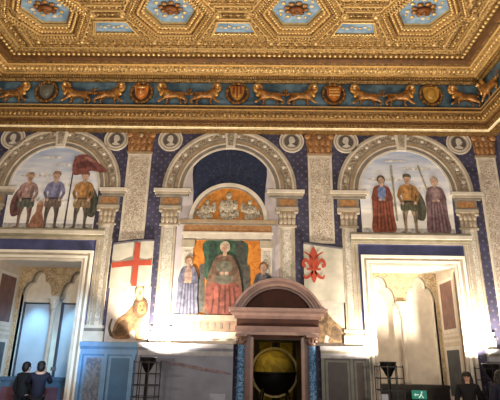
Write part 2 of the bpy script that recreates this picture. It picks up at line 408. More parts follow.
# ------------------------------------------------------------------ skin-modifier bodies
def skin_mesh(name, joints, edges, material, sub=2):
    """joints: {key: (x, y, z, r)}; first key is the root"""
    keys = list(joints); me = bpy.data.meshes.new(name)
    me.from_pydata([joints[k][:3] for k in keys], [(keys.index(a), keys.index(b)) for a, b in edges], [])
    o = bpy.data.objects.new(name, me); C.objects.link(o); me.materials.append(material)
    md = o.modifiers.new('skin', 'SKIN'); md.use_smooth_shade = True
    if not me.skin_vertices: me.skin_vertices.new()
    for i, k in enumerate(keys):
        sv = me.skin_vertices[0].data[i]; r = joints[k][3]; sv.radius = (r, r) if not isinstance(r, tuple) else r
        sv.use_root = (i == 0)
    sb = o.modifiers.new('sub', 'SUBSURF'); sb.levels = sub; sb.render_levels = sub
    return o

# ------------------------------------------------------------------ frieze: medallions and lions
FY = -0.42
def lion(facing, loc, label):
    """carved lion pacing towards +x * facing"""
    s = facing
    root = empty('frieze_lion', loc, label, 'carved lion', 'gilded lions of the frieze')
    J = {'hip': (-0.22*s,-0.06,0.27,0.10), 'mid': (0.0,-0.06,0.25,0.09), 'chest': (0.17*s,-0.07,0.29,0.115), 'neck': (0.25*s,-0.09,0.39,0.085), 'head': (0.29*s,-0.13,0.48,0.07), 'muz': (0.34*s,-0.19,0.45,0.042),
         'f1': (0.20*s,-0.10,0.17,0.045), 'f1b': (0.27*s,-0.11,0.09,0.032), 'f1c': (0.36*s,-0.11,0.04,0.03),
         'f2': (0.12*s,-0.03,0.16,0.04), 'f2b': (0.12*s,-0.02,0.08,0.03), 'f2c': (0.17*s,-0.02,0.02,0.028),
         'h1': (-0.27*s,-0.09,0.16,0.055), 'h1b': (-0.37*s,-0.09,0.10,0.032), 'h1c': (-0.36*s,-0.09,0.02,0.03), 'h1d': (-0.31*s,-0.1,0.012,0.026),
         'h2': (-0.2*s,-0.02,0.15,0.045), 'h2b': (-0.24*s,-0.02,0.09,0.03), 'h2c': (-0.21*s,-0.02,0.015,0.028),
         't1': (-0.34*s,-0.04,0.32,0.026), 't2': (-0.40*s,-0.04,0.27,0.02), 't3': (-0.41*s,-0.04,0.36,0.02), 't4': (-0.37*s,-0.04,0.45,0.036)}
    E_ = [('hip','mid'),('mid','chest'),('chest','neck'),('neck','head'),('head','muz'),('chest','f1'),('f1','f1b'),('f1b','f1c'),('chest','f2'),('f2','f2b'),('f2b','f2c'),('hip','h1'),('h1','h1b'),('h1b','h1c'),('h1c','h1d'),('hip','h2'),('h2','h2b'),('h2b','h2c'),('hip','t1'),('t1','t2'),('t2','t3'),('t3','t4')]
    o = skin_mesh('body', J, E_, LIONG); o.parent = root
    mn = MB()
    for i in range(12):
        a = 2*pi*i/12
        mn.ball((0.275*s+0.085*cos(a), -0.10, 0.45+0.09*sin(a)), 0.045, 0.05, 0.05, 8, 5)
    for i in range(5): mn.ball((0.2*s+0.02*i*s, -0.12, 0.33-0.02*i), 0.05, 0.05, 0.06, 8, 5)
    o2 = mn.build('mane', mat('gold_mane', (190, 140, 70), 0.4, 0.5, var=0.2)); o2.parent = root
    f_ = MB().ball((0.30*s, -0.185, 0.49), 0.045, 0.03, 0.05, 10, 6).ball((0.28*s,-0.215,0.505), 0.008, 0.008, 0.008, 6, 4, 1).ball((0.32*s,-0.215,0.505), 0.008, 0.008, 0.008, 6, 4, 1)
    f_.ball((0.305*s,-0.215,0.465), 0.022, 0.02, 0.018, 8, 5).ball((0.24*s,-0.13,0.545), 0.02, 0.015, 0.022, 8, 5).ball((0.345*s,-0.13,0.545), 0.02, 0.015, 0.022, 8, 5)
    o3 = f_.build('face', [GOLDL, BROWN]); o3.parent = root
    return root
MX = [-4.73, -2.28, 0.17, 2.62, 5.07]
mlab = ['silver shield', 'copper mask shield', 'red and gold striped shield', 'orange barred shield', 'large plain gold shield']
lz = 7.76
pR = pL = None
for i, x in enumerate(MX):
    la = 'gilded pacing lion in the blue frieze, left of the '+mlab[i]
    lb = 'gilded pacing lion in the blue frieze, right of the '+mlab[i]
    p1 = (x-0.80, FY, lz); p2 = (x+0.80, FY, lz)
    if pR is None: pR = lion(1, p1, la); pL = lion(-1, p2, lb)
    else: dup(pR, p1, la); dup(pL, p2, lb)
# one lion on the side wall's frieze
rl = dup(pL, (XR-0.42, -1.0, lz), 'gilded lion on the side wall frieze, around the right corner'); rl.rotation_euler = (0, 0, -pi/2)
for i, x in enumerate(MX):
    root = empty('frieze_medallion', (x, FY, 8.10), 'frieze medallion, '+['silver shield in a dark oval wreath at the left end','copper mask shield in a round wreath, second from left','red and gold striped shield in a wreath over the throne','orange barred shield in a wreath over the right pilaster','large plain gold shield in a wreath at the right end'][i], 'medallion', 'shield medallions of the frieze')
    wr = MB()
    for k in range(26):
        a = 2*pi*k/26; wr.ball((x+0.27*cos(a), FY-0.03, 8.10+0.28*sin(a)), 0.045, 0.045, 0.045, 7, 5, k % 2)
    wr.build('wreath', [LIONG, GOLDD], root)
    MB().disc(x, 8.10, 0.25, FY-0.015, FY+0.02, mi=0, rz=0.27).build('ground', [mat('dark_medallion_ground', (66, 44, 34), 0.7), ][0:1], root)
    sh = [(x-0.15, 8.28), (x+0.15, 8.28), (x+0.17, 8.14), (x+0.13, 8.0), (x, 7.89), (x-0.13, 8.0), (x-0.17, 8.14)]
    if i == 4: sh = [(x+(a-x)*1.15, 8.1+(b-8.1)*1.12) for a, b in sh]
    cm = [mat('silver_shield', (110, 112, 104), 0.5, 0.3), mat('copper_shield', (206, 130, 66), 0.4, 0.3), mat('gold_shield', (186, 136, 62), 0.4, 0.3), mat('orange_shield', (176, 104, 36), 0.5, 0.2), mat('plain_gold_shield', (190, 148, 70), 0.4, 0.3)][i]
    sp = smooth_loop(sh, 3); s_ = MB().prism(sp, FY-0.06, FY)
    s_.ball((x, FY-0.05, 8.12), 0.14, 0.06, 0.17, 14, 8)
    so = s_.build('shield', cm, root)
    if i in (1, 2, 3):
        d = MB()
        if i == 1:
            d.ball((x, FY-0.12, 8.20), 0.11, 0.02, 0.025, 10, 5).ball((x-0.06, FY-0.12, 8.13), 0.03, 0.015, 0.02, 8, 5, 1).ball((x+0.06, FY-0.12, 8.13), 0.03, 0.015, 0.02, 8, 5, 1).ball((x, FY-0.12, 8.07), 0.025, 0.03, 0.05, 8, 5)
        elif i == 2:
            for q in (-0.09, 0, 0.09): d.box(x+q-0.02, x+q+0.02, FY-0.115, FY-0.05, 7.96+abs(q), 8.26, 1)
        else:
            for q in (8.02, 8.1, 8.18): d.box(x-0.13, x+0.13, FY-0.115, FY-0.05, q, q+0.03)
        ob = d.build('device', [GOLDL, mat('red_device', (130, 50, 30), 0.6)], so)
        ob.location = (0, 0, 0)
        ob.parent = so; ob.location = Vector((0, 0, 0))

# ------------------------------------------------------------------ painted wall
ZS = 5.64          # springing of the arches
BAYS = [(-4.34, 'left'), (0.02, 'middle'), (4.34, 'right')]
fig_i = 0
class Paint(MB):
    """flat painted shapes on the wall plane, each a hair in front of the last"""
    def __init__(s, y=-0.012, step=0.0006): super().__init__(); s.y = y; s.step = step; s.mats = []
    def c(s, rgb):
        k = 'paint_%d_%d_%d' % rgb
        M = mat(k, tuple(int((v*0.78+sum(rgb)/3*0.22)*0.92) for v in rgb), 0.82, var=0.26, scale=11)
        if M not in s.mats: s.mats.append(M)
        return s.mats.index(M)
    def p(s, rgb, pts, sm=True):
        s.y -= s.step
        if sm: pts = smooth_loop(pts)
        n = len(pts); a = sum(pts[i][0]*pts[(i+1)%n][1]-pts[(i+1)%n][0]*pts[i][1] for i in range(n))
        if a < 0: pts = pts[::-1]
        s.add([(x, s.y, z) for x, z in pts], [tuple(range(n))], rgb if isinstance(rgb, int) else s.c(rgb))
        return s
    def e(s, rgb, x, z, rx, rz=None):
        rz = rz or rx
        return s.p(rgb, [(x+rx*cos(2*pi*i/14), z+rz*sin(2*pi*i/14)) for i in range(14)], False)
    def done(s, name, parent): return s.build(name, s.mats, parent)
def shade(c, k): return tuple(max(0, min(255, int(v*k))) for v in c)
FLESH = (196, 152, 124)
def painted_soldier(parent, x, z, h, tunic, skirt, leg, cap, cloak=None, cside=1, lean=0.0, skin=FLESH):
    """plain generic standing figure in tunic and hose"""
    P = Paint(-0.02)
    u = h/7.0
    X = lambda a, b: (x+a*u+lean*b*u*0.12, z+b*u)
    if cloak:
        P.p(cloak, [X(0.2*cside,5.6), X(1.0*cside,5.2), X(1.7*cside,4.0), X(1.9*cside,2.6), X(1.5*cside,1.4), X(0.6*cside,1.8), X(0.2*cside,3.6)])
        P.p(shade(cloak,0.7), [X(1.0*cside,4.6), X(1.35*cside,3.4), X(1.3*cside,1.9), X(0.95*cside,2.4)])
    for sx in (-1, 1):
        P.p(leg, [X(0.08*sx,2.9), X(0.75*sx,2.9), X(0.82*sx,1.8), X(0.75*sx,1.0), X(0.78*sx,0.25), X(1.15*sx,0.05), X(0.5*sx,0.0), X(0.42*sx,1.0), X(0.35*sx,1.8)])
        P.p(shade(leg,0.72), [X(0.55*sx,2.7), X(0.72*sx,2.6), X(0.76*sx,1.8), X(0.68*sx,1.2), X(0.6*sx,1.9)])
    P.p(skirt, [X(-0.75,3.7), X(0.75,3.7), X(1.0,2.7), X(0.5,2.45), X(0,2.6), X(-0.5,2.45), X(-1.0,2.7)])
    for q in (-0.55, -0.15, 0.25, 0.6): P.p(shade(skirt,0.75), [X(q,3.5), X(q+0.08,3.5), X(q*1.3+0.14,2.65), X(q*1.3,2.65)], False)
    P.p(tunic, [X(-0.55,3.55), X(0.55,3.55), X(0.72,4.4), X(0.95,5.3), X(0.45,5.75), X(-0.45,5.75), X(-0.95,5.3), X(-0.72,4.4)])
    P.p(shade(tunic,0.78), [X(0.3,3.7), X(0.52,3.7), X(0.65,4.6), X(0.6,5.4), X(0.35,5.2)])
    P.p(shade(tunic,1.15), [X(-0.4,4.2), X(-0.1,4.2), X(-0.05,5.3), X(-0.4,5.4)])
    P.p(shade(skirt,0.6), [X(-0.58,3.5), X(0.58,3.5), X(0.58,3.75), X(-0.58,3.75)], False)
    for sx in (-1, 1):
        P.p(tunic, [X(0.6*sx,5.6), X(1.0*sx,5.35), X(1.3*sx,4.3), X(1.05*sx,4.1), X(0.75*sx,4.9)])
        P.p(shade(tunic,0.8), [X(1.05*sx,4.4), X(1.3*sx,4.3), X(0.9*sx,3.45), X(0.68*sx,3.6)])
        P.e(skin, *X(0.72*sx,3.45), 0.17*u, 0.2*u)
    P.p(skin, [X(-0.2,5.6), X(0.2,5.6), X(0.22,6.1), X(-0.22,6.1)], False)
    P.e(skin, *X(0,6.4), 0.36*u, 0.48*u)
    P.p(cap, [X(-0.42,6.4), X(-0.48,6.8), X(-0.3,7.05), X(0,7.1), X(0.3,7.05), X(0.48,6.8), X(0.42,6.4), X(0.3,6.65), X(-0.3,6.65)])
    for sx in (-1, 1): P.e((70, 50, 44), *X(0.14*sx,6.42), 0.05*u, 0.035*u)
    P.p(shade(skin,0.75), [X(-0.04,6.4), X(0.06,6.25), X(-0.06,6.25)], False); P.e((150, 86, 76), *X(0,6.12), 0.1*u, 0.03*u)
    return P.done('painted_figure', parent)
def painted_robe(parent, x, z, h, robe, under, cap, lining=None, seated=False, skin=FLESH, wide=1.0, y=-0.02):
    """plain generic robed figure, standing or enthroned"""
    P = Paint(y); u = h/7.0
    X = lambda a, b: (x+a*u*wide, z+b*u)
    if seated:
        P.p(robe, [X(-0.6,5.7), X(0.6,5.7), X(1.2,4.9), X(1.7,3.2), X(1.9,1.0), X(1.6,0.0), X(-1.6,0.0), X(-1.9,1.0), X(-1.7,3.2), X(-1.2,4.9)])
        P.p(under, [X(-1.3,3.0), X(1.3,3.0), X(1.75,1.9), X(1.5,0.3), X(0.8,0.0), X(-0.8,0.0), X(-1.5,0.3), X(-1.75,1.9)])
        for q in (-1.1, -0.5, 0.1, 0.6, 1.1): P.p(shade(under,0.7), [X(q*0.8,2.8), X(q*0.8+0.12,2.8), X(q*1.1+0.2,0.3), X(q*1.1,0.2)], False)
        P.p(shade(under,1.2), [X(-0.9,2.6), X(-0.6,2.8), X(-0.5,1.6), X(-0.9,1.5)])
        P.p(lining or shade(robe,0.7), [X(-0.7,5.0), X(0.7,5.0), X(0.95,3.7), X(0.6,3.0), X(-0.6,3.0), X(-0.95,3.7)])
    else:
        P.p(robe, [X(-0.5,5.75), X(0.5,5.75), X(0.98,5.3), X(1.2,4.0), X(1.25,2.0), X(1.35,0.1), X(0,0.0), X(-1.35,0.1), X(-1.25,2.0), X(-1.2,4.0), X(-0.98,5.3)])
        for q in (-0.9, -0.45, 0.0, 0.45, 0.9): P.p(shade(robe,0.74), [X(q*0.7,4.2), X(q*0.7+0.1,4.2), X(q+0.17,0.15), X(q,0.15)], False)
        for q in (-0.65, 0.25, 0.7): P.p(shade(robe,1.18), [X(q*0.7,3.9), X(q*0.7+0.08,3.9), X(q+0.12,0.3), X(q,0.3)], False)
        P.p(under, [X(-0.4,5.5), X(0.4,5.5), X(0.45,4.4), X(0.2,3.9), X(-0.3,3.9), X(-0.45,4.5)])
    for sx in (-1, 1):
        P.p(shade(robe,0.86), [X(0.7*sx,5.4), X(1.0*sx,5.1), X(1.25*sx,4.0), X(0.6*sx,3.7), X(0.35*sx,4.0), X(0.8*sx,4.3)])
        P.e(skin, *X(0.26*sx,3.95), 0.19*u, 0.16*u)
    P.p(skin, [X(-0.2,5.6), X(0.2,5.6), X(0.2,6.1), X(-0.2,6.1)], False)
    P.e(cap, *X(0,6.5), 0.5*u, 0.58*u); P.e(skin, *X(0,6.35), 0.35*u, 0.46*u)
    for sx in (-1, 1): P.e((70, 50, 44), *X(0.14*sx,6.4), 0.05*u, 0.035*u)
    P.p(shade(skin,0.75), [X(-0.04,6.36), X(0.06,6.22), X(-0.06,6.22)], False); P.e((150, 86, 76), *X(0,6.08), 0.1*u, 0.03*u)
    return P.done('painted_figure', parent)

for c, side in BAYS:
    mid = side == 'middle'
    R1, R0 = 1.66, 1.10
    lab = {'left': 'painted stone arch framing the left lunette with the banner', 'middle': 'painted stone arch over the dark blue vault and throne', 'right': 'painted stone arch framing the right lunette with the red cloaked figure'}[side]
    root = empty('painted_arch', (c, 0, ZS), lab, 'arch', 'painted arches of the fresco wall')
    a = MB()
    for r0, r1, y, mi in ((1.10,1.15,-0.02,1),(1.15,1.24,-0.012,2),(1.24,1.27,-0.024,1),(1.27,1.36,-0.014,4),(1.36,1.39,-0.024,2),(1.39,1.56,-0.012,3),(1.56,1.60,-0.026,1),(1.60,1.66,-0.03,0)):
        a.arc(c, ZS, r0, r1, 0, pi, y, 0.0, 48, mi)
    for k in range(25):
        t_ = pi*(k+0.5)/25; a.ball((c+1.475*cos(t_), -0.014, ZS+1.475*sin(t_)), 0.05, 0.012, 0.05, 8, 4, 1 if k % 2 else 5)
    a.build('archivolt', [STONE, STONEL, STONED, GROT2, STONEM, mat('brown_rosette', (132, 112, 92), 0.8)], root)
    k_ = MB().prism([(c-0.11, ZS+1.10), (c+0.11, ZS+1.10), (c+0.17, 7.34), (c-0.17, 7.34)], -0.06, 0, 0)
    k_.prism([(c-0.06, ZS+1.18), (c+0.06, ZS+1.18), (c+0.10, 7.28), (c-0.10, 7.28)], -0.075, -0.05, 1)
    k_.build('keystone', [STONEL, GROT2], root)
    for sx in (-1, 1):
        ix = c+sx*1.39; trim = {'left': 0.24, 'middle': 0.0, 'right': 0.16}[side]
        i_ = MB()
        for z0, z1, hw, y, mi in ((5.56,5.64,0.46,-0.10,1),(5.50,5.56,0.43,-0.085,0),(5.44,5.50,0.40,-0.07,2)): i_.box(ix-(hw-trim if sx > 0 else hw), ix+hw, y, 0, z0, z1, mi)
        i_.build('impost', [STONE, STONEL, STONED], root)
    # columns carrying the arch
    for sx in (-1, 1):
        ix = c+sx*1.42
        if side == 'left' and sx < 0: lb = 'white painted column at the far left edge, beside the left lunette'
        elif side == 'left': lb = 'white painted column between the left lunette and the red cross banner'
        elif mid and sx < 0: lb = 'white painted column between the red cross banner and the throne'
        elif mid: lb = 'white painted column between the throne and the red lily banner'
        elif sx < 0: lb = 'white painted column between the red lily banner and the right lunette'
        else: lb = 'white painted column right of the right lunette, beside the corner pilaster'
        cr = empty('painted_column', (ix, 0, 2.0), lb, 'column', 'painted columns under the arches')
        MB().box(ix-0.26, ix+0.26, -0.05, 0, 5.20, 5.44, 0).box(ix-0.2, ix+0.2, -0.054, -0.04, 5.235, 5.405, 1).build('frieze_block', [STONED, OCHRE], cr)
        cp = MB(); cp.box(ix-0.27, ix+0.27, -0.065, 0, 5.12, 5.20, 0); cp.box(ix-0.2, ix+0.2, -0.04, 0, 4.74, 5.12, 1); cp.box(ix-0.23, ix+0.23, -0.05, 0, 4.70, 4.745, 0)
        for q in (-0.15, -0.05, 0.05, 0.15):
            cp.ball((ix+q, -0.042, 4.85), 0.046, 0.014, 0.09, 8, 5, 2); cp.ball((ix+q*1.1, -0.042, 5.0), 0.045, 0.014, 0.08, 8, 5, 0)
        for q in (-0.22, 0.22): cp.ball((ix+q, -0.05, 5.08), 0.055, 0.02, 0.05, 10, 6, 2)
        cp.build('capital', [STONE, STONEM, STONE], cr)
        sh = MB(); sh.box(ix-0.18, ix+0.18, -0.03, 0, 2.35, 4.70, 0); sh.box(ix-0.11, ix+0.11, -0.034, -0.028, 2.45, 4.62, 1)
        for q in (-0.165, -0.125, 0.125, 0.165): sh.box(ix+q-0.012, ix+q+0.012, -0.042, -0.03, 2.37, 4.68, 2)
        sh.build('shaft', [STONEL, GROTS, STONE], cr)
        zb = 2.16 if mid and sx > 0 else 2.0
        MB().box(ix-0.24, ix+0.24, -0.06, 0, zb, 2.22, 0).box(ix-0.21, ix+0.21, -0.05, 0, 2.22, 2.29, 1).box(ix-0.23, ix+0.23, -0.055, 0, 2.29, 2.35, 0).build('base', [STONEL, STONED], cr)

# pilasters with gilded capitals
for x, hw, zb, lb in ((-2.28, 0.3, 4.30, 'arabesque painted pilaster above the red cross banner'), (2.27, 0.3, 4.32, 'arabesque painted pilaster above the red lily banner'), (6.42, 0.24, 2.0, 'tall arabesque painted pilaster in the right corner of the wall')):
    root = empty('painted_pilaster', (x, 0, zb), lb, 'pilaster', 'arabesque pilasters of the fresco wall')
    s_ = MB().box(x-hw, x+hw, -0.02, 0, zb, 6.58, 0).box(x-hw+0.06, x+hw-0.06, -0.026, -0.018, zb+0.06, 6.5, 1)
    for q in (-1, 1): s_.box(x+q*(hw-0.03)-0.012, x+q*(hw-0.03)+0.012, -0.03, -0.02, zb, 6.58, 0)
    s_.build('shaft', [STONEL, GROT], root)
    c_ = MB().box(x-hw-0.02, x+hw+0.02, -0.035, 0, 6.58, 6.64, 1).prism([(x-hw, 6.64), (x+hw, 6.64), (x+hw+0.06, 7.2), (x-hw-0.06, 7.2)], -0.04, 0, 0).box(x-hw-0.09, x+hw+0.09, -0.055, 0, 7.2, 7.34, 2)
    for r_, z in ((0.09, 6.76), (0.085, 6.95)):
        for q in (-0.75, -0.25, 0.25, 0.75): c_.ball((x+q*hw, -0.035, z), 0.055, 0.016, r_, 8, 6, 2)
    for q in (-1, 1): c_.ball((x+q*hw, -0.05, 7.11), 0.08, 0.03, 0.075, 12, 6, 2)
    c_.ball((x, -0.05, 7.1), 0.05, 0.03, 0.06, 10, 6, 1)
    c_.build('capital', [GROTC, STONEM, OCHRE], root)

# roundels with portrait busts
for i, (x, lb) in enumerate(((-5.60,'at the far left above the left lunette'), (-2.92,'right of the left lunette arch'), (-1.53,'left of the middle arch'), (1.57,'right of the middle arch'), (2.95,'left of the right lunette arch'), (5.80,'at the far right beside the corner pilaster capital'))):
    z = 6.985
    root = empty('painted_roundel', (x, 0, z), 'stone roundel with a pale profile bust, '+lb, 'roundel', 'portrait roundels between the arches')
    r_ = MB().arc(x, z, 0.19, 0.30, 0, 2*pi, -0.02, 0, 36, 0).arc(x, z, 0.22, 0.245, 0, 2*pi, -0.03, -0.01, 36, 1).arc(x, z, 0.285, 0.315, 0, 2*pi, -0.03, 0, 36, 1)
    r_.build('ring', [STONE, STONEL], root)
    MB().disc(x, z, 0.195, -0.012, 0).build('ground', mat('dark_roundel_ground', (88, 80, 78), 0.8), root)
    s = 1 if i % 2 else -1
    b = MB(); hd = smooth_loop([(x-0.07*s,z+0.02),(x-0.05*s,z+0.11),(x+0.02*s,z+0.125),(x+0.07*s,z+0.08),(x+0.075*s,z+0.04),(x+0.10*s,z+0.01),(x+0.075*s,z),(x+0.07*s,z-0.04),(x+0.02*s,z-0.05),(x+0.03*s,z-0.09),(x+0.10*s,z-0.14),(x,z-0.17),(x-0.11*s,z-0.13),(x-0.05*s,z-0.08)], 3)
    b.prism(hd, -0.024, -0.008, 0); b.build('bust', mat('pale_bust', (186, 178, 166), 0.8), root)

# lunettes
SKYM = skymat('painted_sky', (150, 163, 192), (234, 230, 224), 4.9, 7.0)
def lunette(c, label):
    root = empty('lunette_painting', (c, 0, 4.56), label, 'fresco')
    pts = [(c-1.10, 4.56), (c+1.10, 4.56)] + [(c+1.12*cos(pi*i/32), ZS+1.12*sin(pi*i/32)) for i in range(33)]
    MB().prism(pts, -0.008, 0).build('sky', SKYM, root)
    p = Paint(-0.010)
    for (dx, z, rx, rz) in ((-0.5,5.95,0.42,0.07),(0.3,6.25,0.38,0.05),(0.55,5.7,0.35,0.06),(-0.2,6.45,0.3,0.04),(-0.1,5.3,0.5,0.08)):
        p.p((214, 210, 208), [(c+dx-rx,z),(c+dx-rx*0.5,z+rz),(c+dx,z+rz*0.7),(c+dx+rx*0.5,z+rz*1.2),(c+dx+rx,z),(c+dx,z-rz*0.5)])
    p.done('clouds', root)
    p = Paint(-0.014); p.p((186, 182, 178), [(c-1.09,4.57),(c+1.09,4.57),(c+1.09,4.72),(c-1.09,4.72)], False); p.done('parapet_top', root)
    return root
L1 = lunette(-4.34, 'lunette painting of three armed figures and a red banner, on the left')
painted_soldier(L1, -4.96, 4.60, 1.42, (170, 130, 124), (96, 100, 92), (128, 94, 82), (168, 132, 104), (116, 70, 66), -1)
painted_soldier(L1, -4.30, 4.60, 1.46, (118, 116, 158), (118, 96, 84), (92, 78, 74), (150, 108, 84))
painted_soldier(L1, -3.58, 4.60, 1.46, (178, 120, 56), (146, 116, 74), (98, 84, 74), (132, 76, 58), (74, 76, 62), 1)
p = Paint(-0.024); p.p((82, 66, 62), [(-3.955,4.6),(-3.915,4.6),(-3.895,6.5),(-3.925,6.5)], False)
p.p((138, 70, 62), [(-3.92,6.45),(-3.65,6.55),(-3.4,6.4),(-3.15,6.2),(-3.05,6.1),(-3.2,6.05),(-3.45,6.1),(-3.7,6.0),(-3.92,6.02)])
p.p((102, 48, 46), [(-3.85,6.3),(-3.6,6.38),(-3.4,6.25),(-3.3,6.12),(-3.5,6.2),(-3.8,6.15)])
p.p((168, 112, 96), [(-3.7,6.48),(-3.5,6.44),(-3.35,6.32),(-3.5,6.36)])
p.done('painted_banner', L1)
p = Paint(-0.024); p.p((168, 108, 80), [(-4.78,4.6),(-4.45,4.6),(-4.48,4.85),(-4.53,5.0),(-4.52,5.2),(-4.6,5.3),(-4.68,5.2),(-4.68,5.0),(-4.76,4.85)]); p.e((186,134,104), -4.6, 5.22, 0.07); p.done('painted_child', L1)
L2 = lunette(4.34, 'lunette painting of three figures, one in a red cloak, on the right')
painted_robe(L2, 3.76, 4.62, 1.44, (146, 66, 44), (104, 126, 182), (92, 76, 66), skin=(190, 150, 122))
painted_soldier(L2, 4.40, 4.62, 1.48, (176, 118, 52), (86, 84, 60), (150, 124, 98), (92, 86, 64), (84, 82, 62), 1)
painted_robe(L2, 5.06, 4.62, 1.42, (126, 92, 96), (150, 118, 118), (178, 150, 128))
p = Paint(-0.024); p.p((150, 138, 116), [(4.06,4.9),(4.10,4.9),(4.06,6.35),(4.01,6.35)], False); p.done('painted_staff', L2)
p = Paint(-0.024); p.p((160, 144, 118), [(4.88,5.6),(4.92,5.58),(4.72,6.36),(4.68,6.34)], False); p.done('painted_staff', L2)

# middle bay: vault, side walls and the enthroned figure
V = empty('throne_painting', (0.02, 0, 2.0), 'painting of an enthroned robed figure under a small arched pediment', 'fresco')
pts = [(-1.24, 2.2), (1.28, 2.2), (1.28, ZS), (1.14, ZS)] + [(0.02+1.12*cos(pi*i/32), ZS+1.12*sin(pi*i/32)) for i in range(33)]
pts += [(-1.24, ZS)]
MB().prism(pts, -0.006, 0).build('stone_ground', mat('lilac_white_stone', (184, 176, 180), 0.8, var=0.08, scale=3), V)
p = Paint(-0.008)
p.p((22, 36, 74), [(-0.86,4.9),(0.90,4.9),(0.90,5.55),(0.95,6.05)]+[(0.02+1.11*cos(radians(a_)), ZS+1.11*sin(radians(a_))) for a_ in range(34, 147, 4)]+[(-0.91,6.05),(-0.86,5.55)], False)
for k in range(7):
    a_ = pi*(k+1)/8; x1, z1 = 0.02+0.86*cos(a_), 5.45+1.15*sin(a_)
    p.p((40, 54, 86), [(0.01,5.45),(0.03,5.45),(x1+0.012,z1),(x1-0.012,z1)], False)
for q in (0.5, 0.8, 1.05): 
    for k in range(16):
        a_ = pi*(k+0.5)/16; p.e((92, 86, 92), 0.02+0.8*q*cos(a_), 5.45+1.1*q*sin(a_), 0.012)
p.done('vault', V)
pd = MB()
pd.arc(0.02, 4.86, 0.86, 0.95, 0.0, pi, -0.05, 0, 40, 1); pd.arc(0.02, 4.86, 0.82, 0.86, 0, pi, -0.04, 0, 40, 2)
pd.build('pediment_arch', [STONE, STONEL, STONED], V)
tp = MB().prism([(0.02+0.83*cos(pi*i/32), 4.86+0.83*sin(pi*i/32)) for i in range(33)], -0.022, 0).build('tympanum', mat('orange_tympanum', (180, 116, 46), 0.8, var=0.2, scale=8), V)
for x, h in ((-0.50, 0.52), (0.02, 0.72), (0.54, 0.52)):
    P0 = MB()
    P0.ball((x, -0.035, 4.88+h*0.84), h*0.10, 0.02, h*0.13, 10, 6); P0.ball((x, -0.035, 4.88+h*0.45), h*0.2, 0.025, h*0.3, 12, 6); P0.ball((x, -0.035, 4.88+h*0.14), h*0.32, 0.025, h*0.16, 12, 6)
    P0.ball((x-h*0.2, -0.035, 4.88+h*0.5), h*0.1, 0.02, h*0.2, 8, 5); P0.ball((x+h*0.22, -0.035, 4.88+h*0.5), h*0.1, 0.02, h*0.18, 8, 5)
    if x: P0.ball((x-0.17*(1 if x > 0 else -1), -0.032, 5.18), 0.06, 0.015, 0.15, 8, 5)
    if x: P0.ball((x+0.17*(1 if x > 0 else -1), -0.032, 5.02), 0.1, 0.015, 0.12, 8, 5)
    P0.build('relief_figure', grotesque('grey_relief_stone', (124, 112, 94), (184, 174, 156), 14), tp).location = (0,0,0)
en = MB()
for z0, z1, hw, y, mi in ((4.78,4.86,1.20,-0.075,0),(4.73,4.78,1.15,-0.06,2),(4.56,4.73,1.05,-0.04,3),(4.52,4.56,1.09,-0.05,1),(4.40,4.52,1.06,-0.045,1),(4.36,4.40,1.02,-0.03,2)): en.box(0.02-hw, 0.02+hw, y, 0, z0, z1, mi)
en.build('entablature', [STONEM, STONEL, STONED, OCHRE], V)
for sx in (-1, 1):
    q = MB().box(0.02+sx*0.93-0.13, 0.02+sx*0.93+0.13, -0.025, 0, 2.62, 4.36, 0).box(0.02+sx*0.93-0.07, 0.02+sx*0.93+0.07, -0.03, -0.02, 2.72, 4.1, 1).box(0.02+sx*0.93-0.16, 0.02+sx*0.93+0.16, -0.045, 0, 4.18, 4.36, 2)
    q.build('side_pilaster', [STONEL, GROTS, STONE], V)
MB().box(-0.78, 0.82, -0.010, 0, 2.62, 4.36).build('orange_hanging', grotesque('orange_brocade', (196, 124, 44), (178, 104, 34), 5), V)
p = Paint(-0.012)
p.p((54, 96, 70), [(-0.50,4.34),(0.42,4.34),(0.50,3.9),(0.40,3.4),(-0.42,3.4),(-0.50,3.9)]); p.p((38, 70, 54), [(-0.4,4.2),(-0.25,4.3),(-0.2,3.5),(-0.38,3.5)]); p.p((66, 70, 60), [(0.22,4.3),(0.45,4.2),(0.5,3.0),(0.25,3.1)])
p.p((92, 90, 84), [(-0.62,3.75),(-0.5,3.8),(-0.45,2.7),(-0.65,2.65)], False); p.p((84, 82, 76), [(0.42,3.8),(0.56,3.75),(0.60,2.65),(0.42,2.7)], False)
p.done('throne', V)
painted_robe(V, -0.03, 2.60, 1.72, (128, 92, 70), (152, 74, 60), (186, 172, 140), lining=(116, 110, 92), seated=True, wide=0.95, y=-0.03)
painted_robe(V, -0.86, 2.58, 1.38, (112, 112, 142), (176, 138, 122), (150, 104, 58), wide=0.95, y=-0.035)
painted_robe(V, 0.88, 2.40, 1.44, (86, 84, 92), (110, 104, 108), (132, 78, 44), wide=0.95, y=-0.035)
d = MB().box(-1.15, 0.30, -0.05, 0, 2.50, 2.62, 0).box(-1.10, 0.30, -0.035, 0, 2.26, 2.50, 1).box(-1.18, 0.30, -0.05, 0, 2.18, 2.26, 2).box(-1.2, 0.30, -0.03, 0, 2.0, 2.18, 2)
for k in range(8): d.box(-1.05+0.16*k, -0.99+0.16*k, -0.04, -0.03, 2.31, 2.45, 3)
for k in range(4): d.prism([(-0.95+0.33*k, 2.09), (-0.85+0.33*k, 2.12), (-0.72+0.33*k, 2.09), (-0.85+0.33*k, 2.06)], -0.036, -0.028, 3)
d.build('dais', [STONE, mat('ruddy_dais_stone', (150, 122, 104), 0.8, var=0.15), STONEL, STONED], V)

